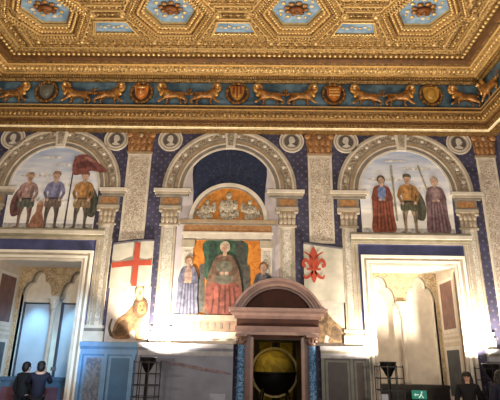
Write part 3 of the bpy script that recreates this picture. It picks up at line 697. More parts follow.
# banners
def banner(name, label, x0, x1, zt, zb, sway):
    root = empty('painted_banner', ((x0+x1)/2, 0, zb), label, 'banner', 'painted heraldic banners')
    n = 14; vs = []; fs = []
    for i in range(n+1):
        t_ = i/n; x = x0+(x1-x0)*t_; yy = -0.035-0.012*sin(t_*pi*3)
        dz = sway(t_); vs += [(x, yy, zb+dz*0.6), (x, yy, zt+dz)]
    for i in range(n): fs.append((2*i, 2*i+2, 2*i+3, 2*i+1))
    m_ = MB(); m_.add(vs, fs, 0, True)
    cl = m_.build('cloth', mat('cream_banner_cloth', (186, 180, 166), 0.85, var=0.08, scale=4), root)
    r_ = MB(); r_.tube([(x0+(x1-x0)*i/n, -0.045, zt+sway(i/n)+0.02) for i in range(n+1)], 0.035, 8)
    r_.build('hanging_rod', mat('dark_slate_rod', (66, 62, 72), 0.7), root)
    return root
b1 = banner('b', 'white banner with a red cross, hanging between two painted columns', -2.68, -1.72, 4.28, 3.22, lambda t_: 0.10*sin(t_*pi*0.5)-0.06)
RC = mat('banner_red', (166, 66, 46), 0.85, var=0.1)
q = MB(); zf = lambda x: 0.10*sin((x+2.68)/0.96*pi*0.5)-0.06
q.box(-2.165, -2.035, -0.056, -0.048, 3.24, 4.27)
xs = [-2.66+0.93*i/8 for i in range(9)]
vs = []; fs = []
for i, x in enumerate(xs):
    zc = 3.76+zf(x)*0.8; vs += [(x, -0.054, zc-0.065), (x, -0.054, zc+0.065)]
for i in range(8): fs.append((2*i, 2*i+2, 2*i+3, 2*i+1))
q.add(vs, fs); q.build('red_cross', RC, b1)
b2 = banner('b', 'white banner with a red lily, hanging between two painted columns', 1.82, 2.74, 4.28, 3.0, lambda t_: 0.03-0.12*t_)
q = MB(); cx, cz = 2.05, 3.80
def fl(pts, y=-0.056): q.prism(smooth_loop([(cx+a*0.92, cz+b*0.92) for a, b in pts], 3), y, y+0.008)
fl([(0,0.48),(0.07,0.34),(0.12,0.2),(0.08,0.04),(0.05,-0.08),(-0.05,-0.08),(-0.08,0.04),(-0.12,0.2),(-0.07,0.34)])
for s in (-1, 1):
    fl([(0.04*s,-0.08),(0.10*s,0.08),(0.2*s,0.17),(0.29*s,0.10),(0.30*s,-0.03),(0.22*s,-0.08),(0.2*s,0.0),(0.24*s,0.04),(0.18*s,0.07),(0.12*s,-0.03),(0.08*s,-0.13)])
    fl([(0.03*s,-0.14),(0.1*s,-0.22),(0.2*s,-0.3),(0.27*s,-0.24),(0.24*s,-0.36),(0.12*s,-0.34),(0.03*s,-0.22)])
    fl([(0.02*s,0.12),(0.1*s,0.22),(0.22*s,0.3),(0.24*s,0.34),(0.12*s,0.28),(0.03*s,0.16)])
fl([(-0.05,-0.14),(0.05,-0.14),(0.07,-0.3),(0,-0.46),(-0.07,-0.3)]); q.box(cx-0.16, cx+0.16, -0.06, -0.05, cz-0.13, cz-0.08)
q.build('red_lily', RC, b2)

# lions seated below the banners (flat painted shapes on the wall)
def painted_lion(x, z, h, s, label, body, px):
    root = empty('painted_lion', (x, 0, z), label, 'painted lion', 'lions below the banners')
    MB().box(max(px-0.48, px-0.42 if s < 0 else -9), px+0.48, -0.010, 0, 2.0, 3.24).build('stone_ground', mat('lilac_brown_stone', (168, 156, 152), 0.8, scale=7, rgb2=(196, 184, 170)), root)
    P = Paint(-0.02); X = lambda a, b: (x+a*h*s, z+b*h)
    P.p(body, [X(-0.40,0.02),X(-0.42,0.25),X(-0.34,0.48),X(-0.12,0.66),X(0.04,0.85),X(0.22,0.98),X(0.36,0.9),X(0.42,0.72),X(0.36,0.58),X(0.30,0.4),X(0.33,0.15),X(0.42,0.02),X(0.2,0.0),X(0.14,0.22),X(0.0,0.16),X(0.04,0.02)])
    P.p(shade(body,0.72), [X(-0.36,0.1),X(-0.3,0.38),X(-0.12,0.5),X(-0.02,0.3),X(-0.1,0.1)]); P.p(shade(body,0.8), [X(0.05,0.55),X(0.18,0.62),X(0.2,0.3),X(0.1,0.28)])
    P.p(shade(body,0.62), [X(-0.4,0.05),X(-0.5,0.1),X(-0.55,0.3),X(-0.5,0.5),X(-0.46,0.5),X(-0.49,0.3),X(-0.44,0.16)])
    P.done('body', root)
    P = Paint(-0.03)
    P.p(shade(body,0.7), [X(0.06,0.7),X(0.08,0.95),X(0.24,1.06),X(0.4,0.98),X(0.46,0.78),X(0.38,0.6),X(0.22,0.54)])
    P.p(shade(body,1.12), [X(0.17,0.78),X(0.2,0.94),X(0.32,0.96),X(0.39,0.82),X(0.4,0.7),X(0.3,0.64),X(0.2,0.68)])
    for q_ in (0.24, 0.34): P.e((64, 44, 34), *X(q_,0.85), 0.02*h)
    P.e((90, 60, 44), *X(0.3,0.74), 0.035*h, 0.025*h); P.done('mane_and_head', root)
    return root
pl = painted_lion(-2.12, 2.06, 0.86, 1, 'tawny painted lion with a gold shield below the red cross banner', (148, 100, 58), -2.18)
P = Paint(-0.034); P.e((176, 150, 96), -1.95, 3.08, 0.11, 0.17); P.e((214, 198, 158), -1.95, 3.08, 0.08, 0.13); P.e((190, 160, 96), -1.95, 3.08, 0.03, 0.09); P.done('shield', pl)
painted_lion(2.38, 2.06, 0.74, -1, 'tawny painted lion below the red lily banner beside the doorway pediment', (142, 108, 70), 2.24)
# ------------------------------------------------------------------ window recesses with their frames
def recess(c, hw, num, side, blue):
    x0, x1 = c-hw, c+hw
    # frame on the wall
    fr = empty('window_frame_moulding', (c, 0, 0), {'left': 'white moulded stone frame with a blue band around the left window recess', 'right': 'white moulded stone frame with a blue band around the right window recess'}[side], 'window frame', 'painted frames of the window recesses')
    a = MB()
    for w_, y, mi in ((0.0,-0.05,0),(0.07,-0.065,1),(0.13,-0.055,2),(0.19,-0.08,1)):
        o0, o1 = w_, w_+0.06
        a.box(x0-o1, x0-o0, y, 0, 0, 3.80+o1, mi); a.box(x1+o0, x1+o1, y, 0, 0, 3.80+o1, mi); a.box(x0-o0, x1+o0, y, 0, 3.80+o0, 3.80+o1, mi)
    a.build('architrave', [STONEL, WHITEP, STONE], fr)
    b = MB().box(x0-0.25, x1+0.25, -0.02, 0, 4.06, 4.32, 0)
    for xx in (x0-0.38, x1+0.25): b.box(xx, xx+0.13, -0.02, 0, 2.0, 4.32, 0)
    b.build('blue_band', BLUEB, fr)
    o = MB()
    o.box(x0-0.46, x1+0.46, -0.05, 0, 4.32, 4.38, 0); o.box(x0-0.46, x1+0.46, -0.07, 0, 4.38, 4.44, 2); o.box(x0-0.46, x1+0.46, -0.12, 0, 4.44, 4.53, 1); o.box(x0-0.46, x1+0.46, -0.10, 0, 4.53, 4.58, 2)
    for xx in (x0-0.46, x1+0.38): o.box(xx, xx+0.08, -0.04, 0, 2.0, 4.32, 0)
    o.build('cornice', [STONE, STONEL, mat('olive_grey_stone', (136, 130, 108), 0.8)], fr)
    # recess
    root = empty('window_%d' % num, (c, 1.15, 0), kind='structure')
    s0, s1 = x0+0.01, x1-0.01; YD = 1.15
    MB().add([(x0,0.0,3.80),(x1,0.0,3.80),(s1,YD,3.86),(s0,YD,3.86)], [(0,1,2,3)]).build('soffit', WHITEP, root)
    for xa, xb, sg in ((x0, s0, 1), (x1, s1, -1)):
        m_ = MB(); m_.add([(xa+sg*0.002,0.0,0),(xb,YD,0),(xb,YD,3.86),(xa+sg*0.002,0.0,3.86)], [(0,1,2,3)], 0)
        def rp(u0, u1, z0, z1, off, mi):
            f_ = lambda u: (xa+(xb-xa)*u+sg*off, YD*u)
            (a0, b0), (a1, b1) = f_(u0), f_(u1); m_.add([(a0,b0,z0),(a1,b1,z0),(a1,b1,z1),(a0,b0,z1)], [(0,1,2,3)], mi)
        rp(0.12, 0.9, 2.36, 3.62, 0.01, 2); rp(0.2, 0.82, 2.45, 3.54, 0.014, 1); rp(0.12, 0.9, 2.28, 2.34, 0.012, 2); rp(0.1, 0.92, 2.16, 2.22, 0.012, 2)
        rp(0.12, 0.9, 0.9, 2.06, 0.01, 2); rp(0.2, 0.82, 0.98, 1.98, 0.014, 3); rp(0.0, 0.05, 0.0, 3.7, 0.008, 4)
        m_.build('reveal', [PLASTER, REDM, WHITEP, GREYM, mat('brown_edge', (120, 90, 70), 0.7)], root)
    # tracery wall with two trefoil openings
    outer = [(s0,1.2),(s1,1.2),(s1,3.86),(s0,3.86)]
    def tref(cx, w_):
        pts = [(cx-w_, 1.2)]
        for i in range(9): t_ = pi/2*i/8; pts.append((cx-0.18-(w_-0.18)*cos(t_), 3.16+0.34*sin(t_)))
        for i in range(11): t_ = pi-pi*i/10; pts.append((cx+0.18*cos(t_), 3.53+0.24*sin(t_)))
        for i in range(9): t_ = pi/2*(1-i/8); pts.append((cx+0.18+(w_-0.18)*cos(t_), 3.16+0.34*sin(t_)))
        pts.append((cx+w_, 1.2))
        return pts
    wd = (s1-s0)/4-0.09
    c1, c2 = c-0.5, c+0.5
    T1, T2 = tref(c1, wd-0.02), tref(c2, wd-0.02)
    m_ = MB()
    for T in (T1, T2):
        for i in range(1, len(T)-2):
            (a0, b0), (a1, b1) = T[i], T[i+1]
            if a1-a0 > 1e-5: m_.prism([(a0, b0), (a1, b1), (a1, 3.86), (a0, 3.86)], YD, YD+0.14)
    for xa, xb in ((s0, T1[0][0]), (T1[-1][0], T2[0][0]), (T2[-1][0], s1)): m_.box(xa, xb, YD, YD+0.14, 3.12 if xa == T1[-1][0] else 1.2, 3.86)
    m_.build('tracery', BIFW, root)
    ed = MB()
    for T in (T1, T2):
        for i in range(len(T)-1):
            (a0,b0),(a1,b1) = T[i], T[i+1]
            if (T is T1 and i == len(T)-2) or (T is T2 and i == 0): b0, b1 = max(b0, 3.12), max(b1, 3.12)
            ed.add([(a0,YD-0.02,b0),(a1,YD-0.02,b1),(a1,YD+0.3,b1),(a0,YD+0.3,b0)], [(0,1,2,3)])
    ed.build('intrados', WHITEP, root)
    MB().box(s0, s1, YD+0.3, YD+0.34, 0, 3.86).build('blind_panel', PLASTER, root)
    cl = MB().lathe([(0.07,1.2),(0.075,1.28),(0.055,1.33),(0.05,2.72),(0.06,2.76),(0.05,2.78)], c, YD-0.02, 14)
    co_ = cl.build('column', STONEL, root)
    cp = MB().lathe([(0.055,2.78),(0.09,2.84),(0.07,2.90),(0.125,3.02),(0.13,3.05)], c, YD-0.02, 14)
    for k in range(8):
        t_ = pi*k/4; cp.ball((c+0.085*cos(t_), YD-0.02+0.085*sin(t_), 2.96), 0.03, 0.03, 0.05, 7, 5)
    cp.box(c-0.15, c+0.15, YD-0.15, YD+0.14, 3.05, 3.12); cp.build('capital', STONEL, co_).location = (0,0,0)
    if blue:
        for cx in (c1, c2):
            pn = MB().box(cx-wd+0.06, cx+wd-0.02, YD+0.24, YD+0.30, 1.2, 2.95).build('pane', mat('pale_blue_glass', (156, 166, 180), 0.35, var=0.06, scale=2), root)
            MB().box(cx-wd, cx-wd+0.06, YD+0.2, YD+0.30, 1.2, 3.0).box(cx-wd+0.06, cx+wd-0.02, YD+0.22, YD+0.30, 2.95, 2.99).build('casing', mat('dark_slate_casing', (48, 52, 66), 0.6), root)
    pm = mat('blue_parapet', (74, 100, 122), 0.7) if blue else mat('dark_wood_parapet', (46, 38, 34), 0.6)
    pm2 = mat('red_marble_parapet', (104, 62, 70), 0.6) if blue else mat('darker_wood_panel', (30, 26, 26), 0.6)
    pp = MB().box(s0, s1, YD-0.12, YD+0.3, 0, 1.12, 0).box(s0, s1, YD-0.18, YD+0.3, 1.12, 1.2, 0)
    for k in range(4):
        w2 = (s1-s0)/4; pp.box(s0+w2*k+0.06, s0+w2*(k+1)-0.06, YD-0.13, YD-0.11, 0.35, 0.98, 1)
    pp.build('parapet', [pm, pm2], root)
    return root
recess(-4.375, 0.995, 1, 'left', True)
recess(4.35, 0.95, 2, 'right', False)

# ------------------------------------------------------------------ wainscots
def wainscot(label, x0, x1, cols, panels, caps, y=-0.09):
    root = empty('wainscot', ((x0+x1)/2, 0, 0), label, 'wainscot')
    MB().box(x0, x1, y, 0, 0.0, 1.74).build('backboard', cols[0], root)
    MB().box(x0-0.02, x1, y-0.07, 0, 1.90, 1.99, 0).box(x0-0.01, x1, y-0.045, 0, 1.84, 1.90, 1).box(x0, x1, y-0.02, 0, 1.74, 1.84, 0).build('cap_moulding', caps, root)
    for a, b, mt in panels:
        f = MB().box(a, b, y-0.012, y, 0.35, 1.70, 0).box(a+0.05, b-0.05, y-0.018, y-0.008, 0.40, 1.66, 1)
        f.build('panel', [cols[1], mt], root)
    st = sorted(panels)
    for a in [x0+0.03]+[p_[1]+0.04 for p_ in st]:
        MB().box(a-0.035, a+0.035, y-0.035, y, 0.2, 1.74).build('stile', cols[1], root)
    MB().box(x0, x1, y-0.05, 0, 0, 0.2).build('plinth', cols[0], root)
    return root
TEAL = mat('teal_blue_panel', (32, 96, 146), 0.5, var=0.12, scale=3)  # these three wainscot blues are deepened to carry the bluish light on them
LBLUE = mat('light_blue_moulding', (100, 146, 192), 0.5, var=0.08)
MBLUE = mat('mid_blue_board', (58, 116, 168), 0.5, var=0.1)
GREYB = grotesque('blue_grey_veined_marble', (96, 112, 136), (128, 136, 150), 6)
WASH = mat('blue_grey_plaster', (122, 126, 142), 0.6, var=0.12, scale=2.2)
wainscot('tall blue wainscot with a veined marble panel, left of the lamp', -3.12, -1.87, [MBLUE, LBLUE], [(-2.78, -2.30, GREYB), (-2.20, -1.93, TEAL)] if False else [(-3.02, -2.58, GREYB), (-2.47, -1.97, TEAL)], [LBLUE, MBLUE])
lw = wainscot('plain blue grey wainscot between the left lamp and the doorway', -1.86, 0.24, [WASH, WASH], [], [mat('pale_grey_cap', (158, 156, 162), 0.6), mat('slate_cap', (112, 114, 128), 0.6)])
P = Paint(-0.105); P.p((136, 116, 126), [(-1.2,1.62),(0.1,1.42),(0.1,1.37),(-0.6,1.46),(-1.2,1.58)]); P.done('pink_vein', lw)
DARK = mat('dark_walnut_board', (44, 34, 38), 0.5, var=0.2)
wainscot('dark wainscot with grey stiles, right of the doorway', 2.15, 3.14, [mat('brown_grey_board', (52, 42, 40), 0.5), mat('grey_green_stile', (96, 98, 94), 0.5)], [(2.24, 2.76, DARK), (2.86, 3.11, mat('brown_board', (62, 44, 42), 0.5))], [mat('pale_grey_cap', (158, 156, 162), 0.6), mat('grey_olive_cap', (118, 112, 98), 0.6)])
wainscot('grey wainscot at the far right behind the edge lamp', 5.78, 6.72, [mat('dim_grey_board', (96, 92, 96), 0.5), mat('grey_green_stile', (96, 98, 94), 0.5)], [(5.8, 6.2, mat('dim_brown_panel', (84, 72, 68), 0.5)), (6.28, 6.68, mat('dim_brown_panel', (84, 72, 68), 0.5))], [mat('pale_grey_cap', (158, 156, 162), 0.6), mat('grey_olive_cap', (118, 112, 98), 0.6)])

# ------------------------------------------------------------------ marble doorway
PK = mat('rosy_marble', (118, 88, 78), 0.35, var=0.15, scale=5)
PKD = mat('deep_rosy_marble', (58, 28, 18), 0.85, var=0.2, scale=4)
PKL = mat('pale_rosy_marble', (146, 116, 104), 0.35, var=0.1, scale=5)
BRC = grotesque('blue_lit_breccia', (48, 92, 140), (120, 162, 200), 14, rough=0.25)  # bluish light on the breccia is put into its colours
pc = 1.2
D_ = empty('marble_portal', (pc, 0, 0), 'rosy marble doorway with segmental pediment and blue-lit breccia columns', 'doorway')
# pediment: segment of a circle over the cornice
hw, rise = 0.98, 0.66; Rr = (hw*hw+rise*rise)/(2*rise); cz = 2.76+rise-Rr; a0 = math.asin((2.76-cz)/Rr)
pm = MB()
for r0, r1, y, mi in ((Rr-0.05,Rr,-0.42,0),(Rr-0.12,Rr-0.05,-0.38,1),(Rr-0.17,Rr-0.12,-0.34,0),(Rr-0.22,Rr-0.17,-0.26,1)): pm.arc(pc, cz, r0, r1, a0, pi-a0, y, 0, 36, mi)
pm.build('pediment_arch', [PKL, PK], D_)
seg = [(pc+(Rr-0.2)*cos(a0+(pi-2*a0)*i/30), cz+(Rr-0.2)*sin(a0+(pi-2*a0)*i/30)) for i in range(31)]
MB().prism([q_ for q_ in seg], -0.14, 0).build('tympanum', PKD, D_)
cn = MB()
for z0, z1, hw_, y, mi in ((2.70,2.76,1.08,-0.44,0),(2.65,2.70,1.04,-0.40,1),(2.60,2.65,1.0,-0.36,0),(2.54,2.60,0.95,-0.30,1)): cn.box(pc-hw_, pc+hw_, y, 0, z0, z1, mi)
cn.build('cornice', [PKL, PK], D_)
MB().box(pc-0.90, pc+0.90, -0.24, 0, 2.38, 2.54).build('frieze', PKD, D_)
MB().box(pc-0.93, pc+0.93, -0.28, 0, 2.26, 2.38, 0).box(pc-0.91, pc+0.91, -0.25, 0, 2.2, 2.26, 1).build('architrave', [PK, PKL], D_)
for sx in (-1, 1):
    x = pc-0.02+sx*0.77
    cl = MB().lathe([(0.10,0.30),(0.10,0.36),(0.085,0.40),(0.083,1.0),(0.075,1.96),(0.085,1.98)], x, -0.17, 18).build('column', BRC, D_)
    cp = MB().lathe([(0.075,1.98),(0.085,2.04),(0.08,2.06),(0.12,2.16)], x, -0.17, 16).box(x-0.13, x+0.13, -0.3, -0.04, 2.16, 2.2)
    for k in range(8):
        t_ = pi*k/4; cp.ball((x+0.095*cos(t_), -0.17+0.095*sin(t_), 2.09), 0.03, 0.03, 0.05, 7, 5)
    o = cp.build('capital', PK, cl); o.location = (0,0,0)
    o = MB().box(x-0.14, x+0.14, -0.31, 0, 0, 0.26).box(x-0.12, x+0.12, -0.29, -0.05, 0.26, 0.31).build('pedestal', PK, D_)
    xx = pc+sx*0.62
    MB().box(xx-0.10, xx+0.10, -0.06, 0, 0, 2.2, 0).box(xx-sx*0.06-0.03, xx-sx*0.06+0.03, -0.08, 0, 0, 2.16, 1).build('jamb', [PK, PKL], D_)
MB().box(pc-0.56, pc+0.56, -0.07, 0, 2.13, 2.2).build('lintel', PKD, D_)
# dark timber lining of the opening
MB().box(0.602, 0.66, -0.02, 1.49, 0, 2.13).box(1.74, 1.798, -0.02, 1.49, 0, 2.13).box(0.66, 1.74, -0.02, 1.49, 2.11, 2.128).build('timber_lining', mat('black_brown_timber', (24, 16, 12), 0.5), D_)

# ------------------------------------------------------------------ map room beyond the doorway
dr = mat('map_room_wall', (80, 58, 30), 0.8)
struct(MB().box(-1.5, 4.2, 6.3, 6.4, 0, 3.6).build('wall_map_room_far', dr))
struct(MB().box(-1.6, -1.5, 1.5, 6.4, 0, 3.6).build('wall_map_room_left', dr))
struct(MB().box(4.2, 4.3, 1.5, 6.4, 0, 3.6).build('wall_map_room_right', dr))
struct(MB().box(-1.6, 4.3, 1.5, 6.4, 3.6, 3.7).build('ceiling_map_room', dr))
lamp('map_room_fill', 'POINT', (0.6, 2.2, 3.0), (1.2, 3.5, 1), 42, (1.0, 0.80, 0.36), shadow_soft_size=0.15)  # unseen point light added to light the globe from the front
PARCH = grotesque('yellow_parchment_map', (186, 160, 50), (140, 116, 40), 3)
G = empty('terrestrial_globe', (1.27, 3.6, 0), 'large old yellow globe standing in the dim room beyond the doorway', 'globe')
go = grotesque('old_yellow_globe', (182, 158, 62), (150, 126, 46), 2.2)
gz = 1.38
g_ = MB().ball((1.27, 3.6, gz), 0.60, 0.60, 0.60, 36, 20); g_.build('sphere', go, G)
MB().arc(1.27, gz, 0.62, 0.69, 0, 2*pi, 3.58, 3.62, 48).build('meridian_ring', mat('pale_brass', (170, 150, 96), 0.4, 0.6), G).rotation_euler = (0, 0, 0)
hz = MB().lathe([(0.605*cos(t_*pi/28)+0.012, gz-0.02-0.605*sin(t_*pi/28)) for t_ in range(0, 14)], 1.27, 3.6, 40)  # dark shell stands in for the shade on the globe's lower half
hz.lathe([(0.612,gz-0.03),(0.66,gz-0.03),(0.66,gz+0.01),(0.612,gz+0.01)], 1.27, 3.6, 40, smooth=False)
hz.build('horizon_ring_and_shade', mat('black_wood_and_shade', (22, 18, 16), 0.6), G)
for k in range(4):
    t_ = pi/4+pi/2*k; MB().tube([(1.27+0.45*cos(t_), 3.6+0.45*sin(t_), gz-0.44), (1.27+0.62*cos(t_), 3.6+0.62*sin(t_), 0.4), (1.27+0.68*cos(t_), 3.6+0.68*sin(t_), 0)], 0.05).build('leg', mat('black_wood_and_shade', (22, 18, 16), 0.6), G)
for i, (x, lb) in enumerate(((-0.55, 'leftmost map cupboard, behind the globe in the far room'), (0.75, 'map cupboard directly left of the globe top in the far room'), (2.05, 'map cupboard right of the globe top in the far room'))):
    R_ = empty('map_cupboard', (x, 6.0, 0), lb, 'cupboard', 'map cupboards in the room beyond')
    MB().box(x-0.62, x+0.62, 5.95, 6.3, 0, 3.0).build('body', mat('dark_walnut', (52, 34, 20), 0.6), R_)
    for k in range(2):
        for s in (-1, 1):
            dd = MB().box(x+s*0.3-0.26, x+s*0.3+0.26, 5.92, 5.95, 0.3+1.35*k, 1.5+1.35*k, 0).box(x+s*0.3-0.21, x+s*0.3+0.21, 5.91, 5.925, 0.36+1.35*k, 1.44+1.35*k, 1)
            dd.build('door', [mat('dark_walnut', (52, 34, 20), 0.6), PARCH], R_)
    MB().box(x-0.65, x+0.65, 5.9, 6.3, 3.0, 3.12).build('cornice', mat('dark_walnut', (52, 34, 20), 0.6), R_)

# ------------------------------------------------------------------ uplighter torches
def torch(x, y, label, aim, watts):
    root = empty('uplighter_lamp', (x, y, 0), label, 'lamp', 'black iron uplighter lamps')
    b = MB().lathe([(0.04,1.40),(0.06,1.42),(0.10,1.50),(0.15,1.58),(0.165,1.66),(0.175,1.68),(0.165,1.69),(0.155,1.66),(0.14,1.60),(0.02,1.52)], 0, 0, 24)
    o = b.build('bowl', IRON); o.parent = root
    o2 = MB().lathe([(0.05,1.60),(0.05,1.63)], 0, 0, 16).build('bulb', mat('halogen_bulb', (255, 236, 200), 0.4, emit=(255, 232, 196), estr=25)); o2.parent = o
    s = MB().lathe([(0.035,0.05),(0.035,1.40)], 0, 0, 10).build('stem', IRON); s.parent = root
    # square lattice tower around the stem
    t_ = MB(); h = 0.23
    for k in range(4):
        f = -h+2*h*k/3; t_.box(f-0.009, f+0.009, -h-0.009, -h+0.009, 0.03, 1.62)
    for q in (-h, h): t_.box(q-0.009, q+0.009, h-0.009, h+0.009, 0.03, 1.62)
    for z in (0.05, 0.27, 0.49, 0.71, 0.93, 1.15, 1.37, 1.59):
        for q in (-h, h): t_.box(-h-0.01, h+0.01, q-0.008, q+0.008, z-0.008, z+0.008); t_.box(q-0.008, q+0.008, -h-0.01, h+0.01, z-0.008, z+0.008)
    o3 = t_.build('lattice_cage', IRON); o3.parent = root
    o4 = MB().box(-0.26, 0.26, -0.26, 0.26, 0, 0.03).build('foot_plate', IRON); o4.parent = root
    l_ = lamp('torch_light', 'SPOT', (x, y, 1.70), (x+aim*0.8, y+0.24, 1.70+0.9), watts, (1.0, 0.88, 0.70), spot_size=radians(128), spot_blend=0.35, shadow_soft_size=0.05)
    return root
torch(-1.49, -0.68, 'black iron uplighter lamp in a lattice cage, left of the doorway', 0.30, 950)
torch(3.44, -0.68, 'black iron uplighter lamp in a lattice cage, before the right window recess', -0.40, 430)
torch(5.52, -0.68, 'black iron uplighter lamp in a lattice cage, at the far right edge', -0.15, 750)

# ------------------------------------------------------------------ exit sign and cards
E_ = empty('exit_sign', (4.4, 0.5, 1.0), 'small green lit exit sign below the right window recess', 'sign')
zz = 1.0
MB().box(4.24, 4.56, 0.50, 0.55, zz-0.08, zz+0.10).build('sign_box', mat('green_sign_face', (30, 120, 104), 0.4, var=0.02, emit=(30, 130, 110), estr=0.5), E_)
pg = MB().ball((4.45, 0.495, zz+0.065), 0.018, 0.006, 0.018, 10, 6)
pg.prism([(4.43,zz+0.04),(4.46,zz+0.045),(4.44,zz-0.01),(4.41,zz-0.005)], 0.492, 0.5); pg.prism([(4.43,zz),(4.45,zz),(4.49,zz-0.05),(4.475,zz-0.06)], 0.492, 0.5); pg.prism([(4.41,zz),(4.435,zz),(4.40,zz-0.06),(4.37,zz-0.05)], 0.492, 0.5)
pg.prism([(4.28,zz+0.01),(4.31,zz+0.045),(4.31,zz+0.02),(4.38,zz+0.02),(4.38,zz),(4.31,zz),(4.31,zz-0.025)], 0.492, 0.5)
pg.build('pictogram', mat('white_pictogram', (210, 236, 226), 0.5, emit=(210, 236, 226), estr=0.5), E_)
tag(MB().box(-0.24, 0.10, -0.115, -0.09, 0.62, 0.98).build('notice_card', mat('pale_notice', (150, 156, 170), 0.6)), 'pale notice card on the blue grey wainscot, left of the doorway', 'card')
tag(MB().box(3.20, 3.33, -0.945, -0.92, 0.75, 1.08).build('information_card', mat('white_card', (170, 176, 190), 0.6)), 'small pale information card fixed to the lamp cage right of the doorway', 'card')

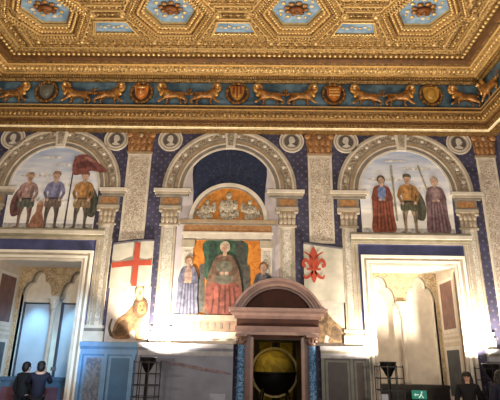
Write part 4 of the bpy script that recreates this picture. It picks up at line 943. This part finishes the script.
# ------------------------------------------------------------------ visitors
def person(x, y, rz, h, label, coat, hair, hood=False, photo=False, trousers=None):
    root = empty('person', (x, y, 0), label, 'person'); root.rotation_euler = (0, 0, rz)
    k = h/1.7
    def sc(J): return {a: tuple(v*k for v in b) for a, b in J.items()}
    J = {'pel': (0,0,0.93,0.13), 'wst': (0,0,1.08,0.12), 'chs': (0,0,1.28,0.14), 'nb': (0,0,1.43,0.075), 'nk': (0,-0.01,1.48,0.052), 'hd': (0,-0.025,1.575,0.085), 'tp': (0,-0.015,1.64,0.075)}
    E1 = [('pel','wst'),('wst','chs'),('chs','nb'),('nb','nk'),('nk','hd'),('hd','tp')]
    A = {}; EA = []
    for s, n in ((-1,'l'),(1,'r')):
        if photo: el, wr, hn = (0.26*s,-0.16,1.22), (0.10*s,-0.34,1.46), (0.07*s,-0.38,1.52)
        else: el, wr, hn = (0.26*s,0.03,1.12), (0.25*s,-0.09,0.90), (0.245*s,-0.11,0.83)
        A.update({'sh'+n: (0.17*s,0,1.39,0.065), 'el'+n: (*el,0.044), 'wr'+n: (*wr,0.03), 'hn'+n: (*hn,0.034)})
        EA += [('nb','sh'+n),('sh'+n,'el'+n),('el'+n,'wr'+n),('wr'+n,'hn'+n)]
        d = (Vector(hn)-Vector(wr)).normalized(); side = Vector((0,1,0)) if not photo else Vector((1,0,0))
        for q in range(4):
            L = (0.06,0.075,0.07,0.055)[q]; b0 = Vector(hn)+d*0.02+side*(q-1.5)*0.019; b1 = b0+d*L*0.6; b2 = b1+d*L*0.4+Vector((-0.015*s,-0.005,0))
            A.update({'f%d0%s'%(q,n): (*b0,0.010), 'f%d1%s'%(q,n): (*b1,0.009), 'f%d2%s'%(q,n): (*b2,0.007)})
            EA += [('hn'+n,'f%d0%s'%(q,n)),('f%d0%s'%(q,n),'f%d1%s'%(q,n)),('f%d1%s'%(q,n),'f%d2%s'%(q,n))]
        th = Vector(hn)-side*0.035; A['t0'+n] = (*th,0.011); A['t1'+n] = (*(th-side*0.02+d*0.03),0.009); EA += [('hn'+n,'t0'+n),('t0'+n,'t1'+n)]
    Lg = {}; EL = []
    for s, n in ((-1,'l'),(1,'r')):
        Lg.update({'th'+n: (0.09*s,0,0.85,0.088), 'kn'+n: (0.10*s,-0.01,0.48,0.058), 'an'+n: (0.105*s,0.02,0.09,0.04), 'fo'+n: (0.11*s,-0.13,0.04,0.036)})
        EL += [('pel','th'+n),('th'+n,'kn'+n),('kn'+n,'an'+n),('an'+n,'fo'+n)]
    o = skin_mesh('body', sc({**J, **A, **Lg}), E1+EA+EL, SKIN); o.parent = root
    CJ = {'pel': (0,0,0.80,0.18), 'wst': (0,0,1.08,0.15), 'chs': (0,0,1.28,0.168), 'nb': (0,0,1.43,0.095), 'nk': (0,0,1.475,0.068)}
    CA = {a: (*v[:3], {'s':0.085,'e':0.062,'w':0.05}[a[0]]) for a, v in A.items() if a[:2] in ('sh','el','wr')}
    o = skin_mesh('coat', sc({**CJ, **CA}), [e for e in E1 if e[0] in ('pel','wst','chs','nb')and e[1]!='hd']+[e for e in EA if e[1][:2] in ('sh','el','wr')], coat); o.parent = root
    TL = {'pel': (0,0,0.93,0.14), **{a: (*v[:3], v[3]*1.2) for a, v in Lg.items() if a[:2] in ('th','kn','an')}}
    o = skin_mesh('trousers', sc(TL), [e for e in EL if e[1][:2] != 'fo'], trousers or mat('dark_trousers', (24, 24, 32), 0.8)); o.parent = root
    sj = MB()
    for s in (-1, 1): sj.ball((0.11*s*k, -0.07*k, 0.045*k), 0.05*k, 0.13*k, 0.045*k, 12, 8)
    o = sj.build('shoes', mat('black_shoe', (14, 14, 14), 0.5)); o.parent = root
    hh = MB()
    hh.ball((0, 0.012*k, 1.635*k), 0.098*k, 0.108*k, 0.095*k, 16, 10)
    hh.ball((0, 0.045*k, 1.58*k), 0.096*k, 0.075*k, 0.11*k, 14, 9)
    if hood:
        for s in (-1, 1): hh.ball((0.075*s*k, 0.0, 1.50*k), 0.05*k, 0.075*k, 0.14*k, 12, 8)
    o = hh.build('hair', hair); o.parent = root
    fc = MB()
    for s in (-1, 1):
        fc.ball((0.032*s*k, -0.103*k, 1.582*k), 0.013*k, 0.01*k, 0.009*k, 8, 5, 1); fc.ball((0.088*s*k, -0.01*k, 1.57*k), 0.014*k, 0.022*k, 0.03*k, 8, 5, 0)
        fc.ball((0.032*s*k, -0.104*k, 1.602*k), 0.022*k, 0.008*k, 0.005*k, 8, 4, 1)
    fc.ball((0, -0.118*k, 1.558*k), 0.012*k, 0.02*k, 0.024*k, 8, 6, 0); fc.ball((0, -0.103*k, 1.522*k), 0.024*k, 0.01*k, 0.008*k, 8, 4, 2)
    o = fc.build('face', [SKIN, mat('dark_eye', (30, 22, 20), 0.4), mat('lips', (160, 90, 84), 0.5)]); o.parent = root
    return root
NAVY = mat('dark_navy_coat', (22, 24, 44), 0.85); BLK = mat('black_coat', (16, 15, 20), 0.85); HAIR = mat('near_black_hair', (20, 15, 13), 0.6); BRH = mat('dark_brown_hair', (30, 20, 16), 0.6)
person(-4.46, 0.36, radians(160), 1.53, 'person in a dark coat with back turned, left of the pair in the left recess', BLK, HAIR)
person(-4.02, 0.10, radians(200), 1.55, 'person in a dark navy jacket holding up a camera in the left recess', NAVY, HAIR, photo=True)
cm = empty('camera_held_up', (-4.1, 0.5, 1.45), 'small black camera held up by the person in the navy jacket', 'camera')
cm.location = (-3.89, 0.45, 1.40); cm.rotation_euler = (0, 0, radians(200))
o = MB().box(-0.06, 0.06, -0.02, 0.02, -0.035, 0.04).box(-0.02, 0.02, -0.015, 0.015, 0.04, 0.055).build('camera_body', mat('black_plastic', (16, 16, 18), 0.4)); o.parent = cm
a_ = MB().arc(0, 0, 0.0, 0.028, 0, 2*pi, -0.05, -0.02, 16).build('lens', mat('dark_glass_lens', (30, 32, 40), 0.15)); a_.parent = cm
person(4.98, -0.75, radians(-25), 1.52, 'person with long dark hair and a pale face in a black coat, right', BLK, BRH, hood=True)
person(5.28, -1.5, radians(190), 1.55, 'person with dark hair seen from behind at the right edge', NAVY, HAIR, hood=True)
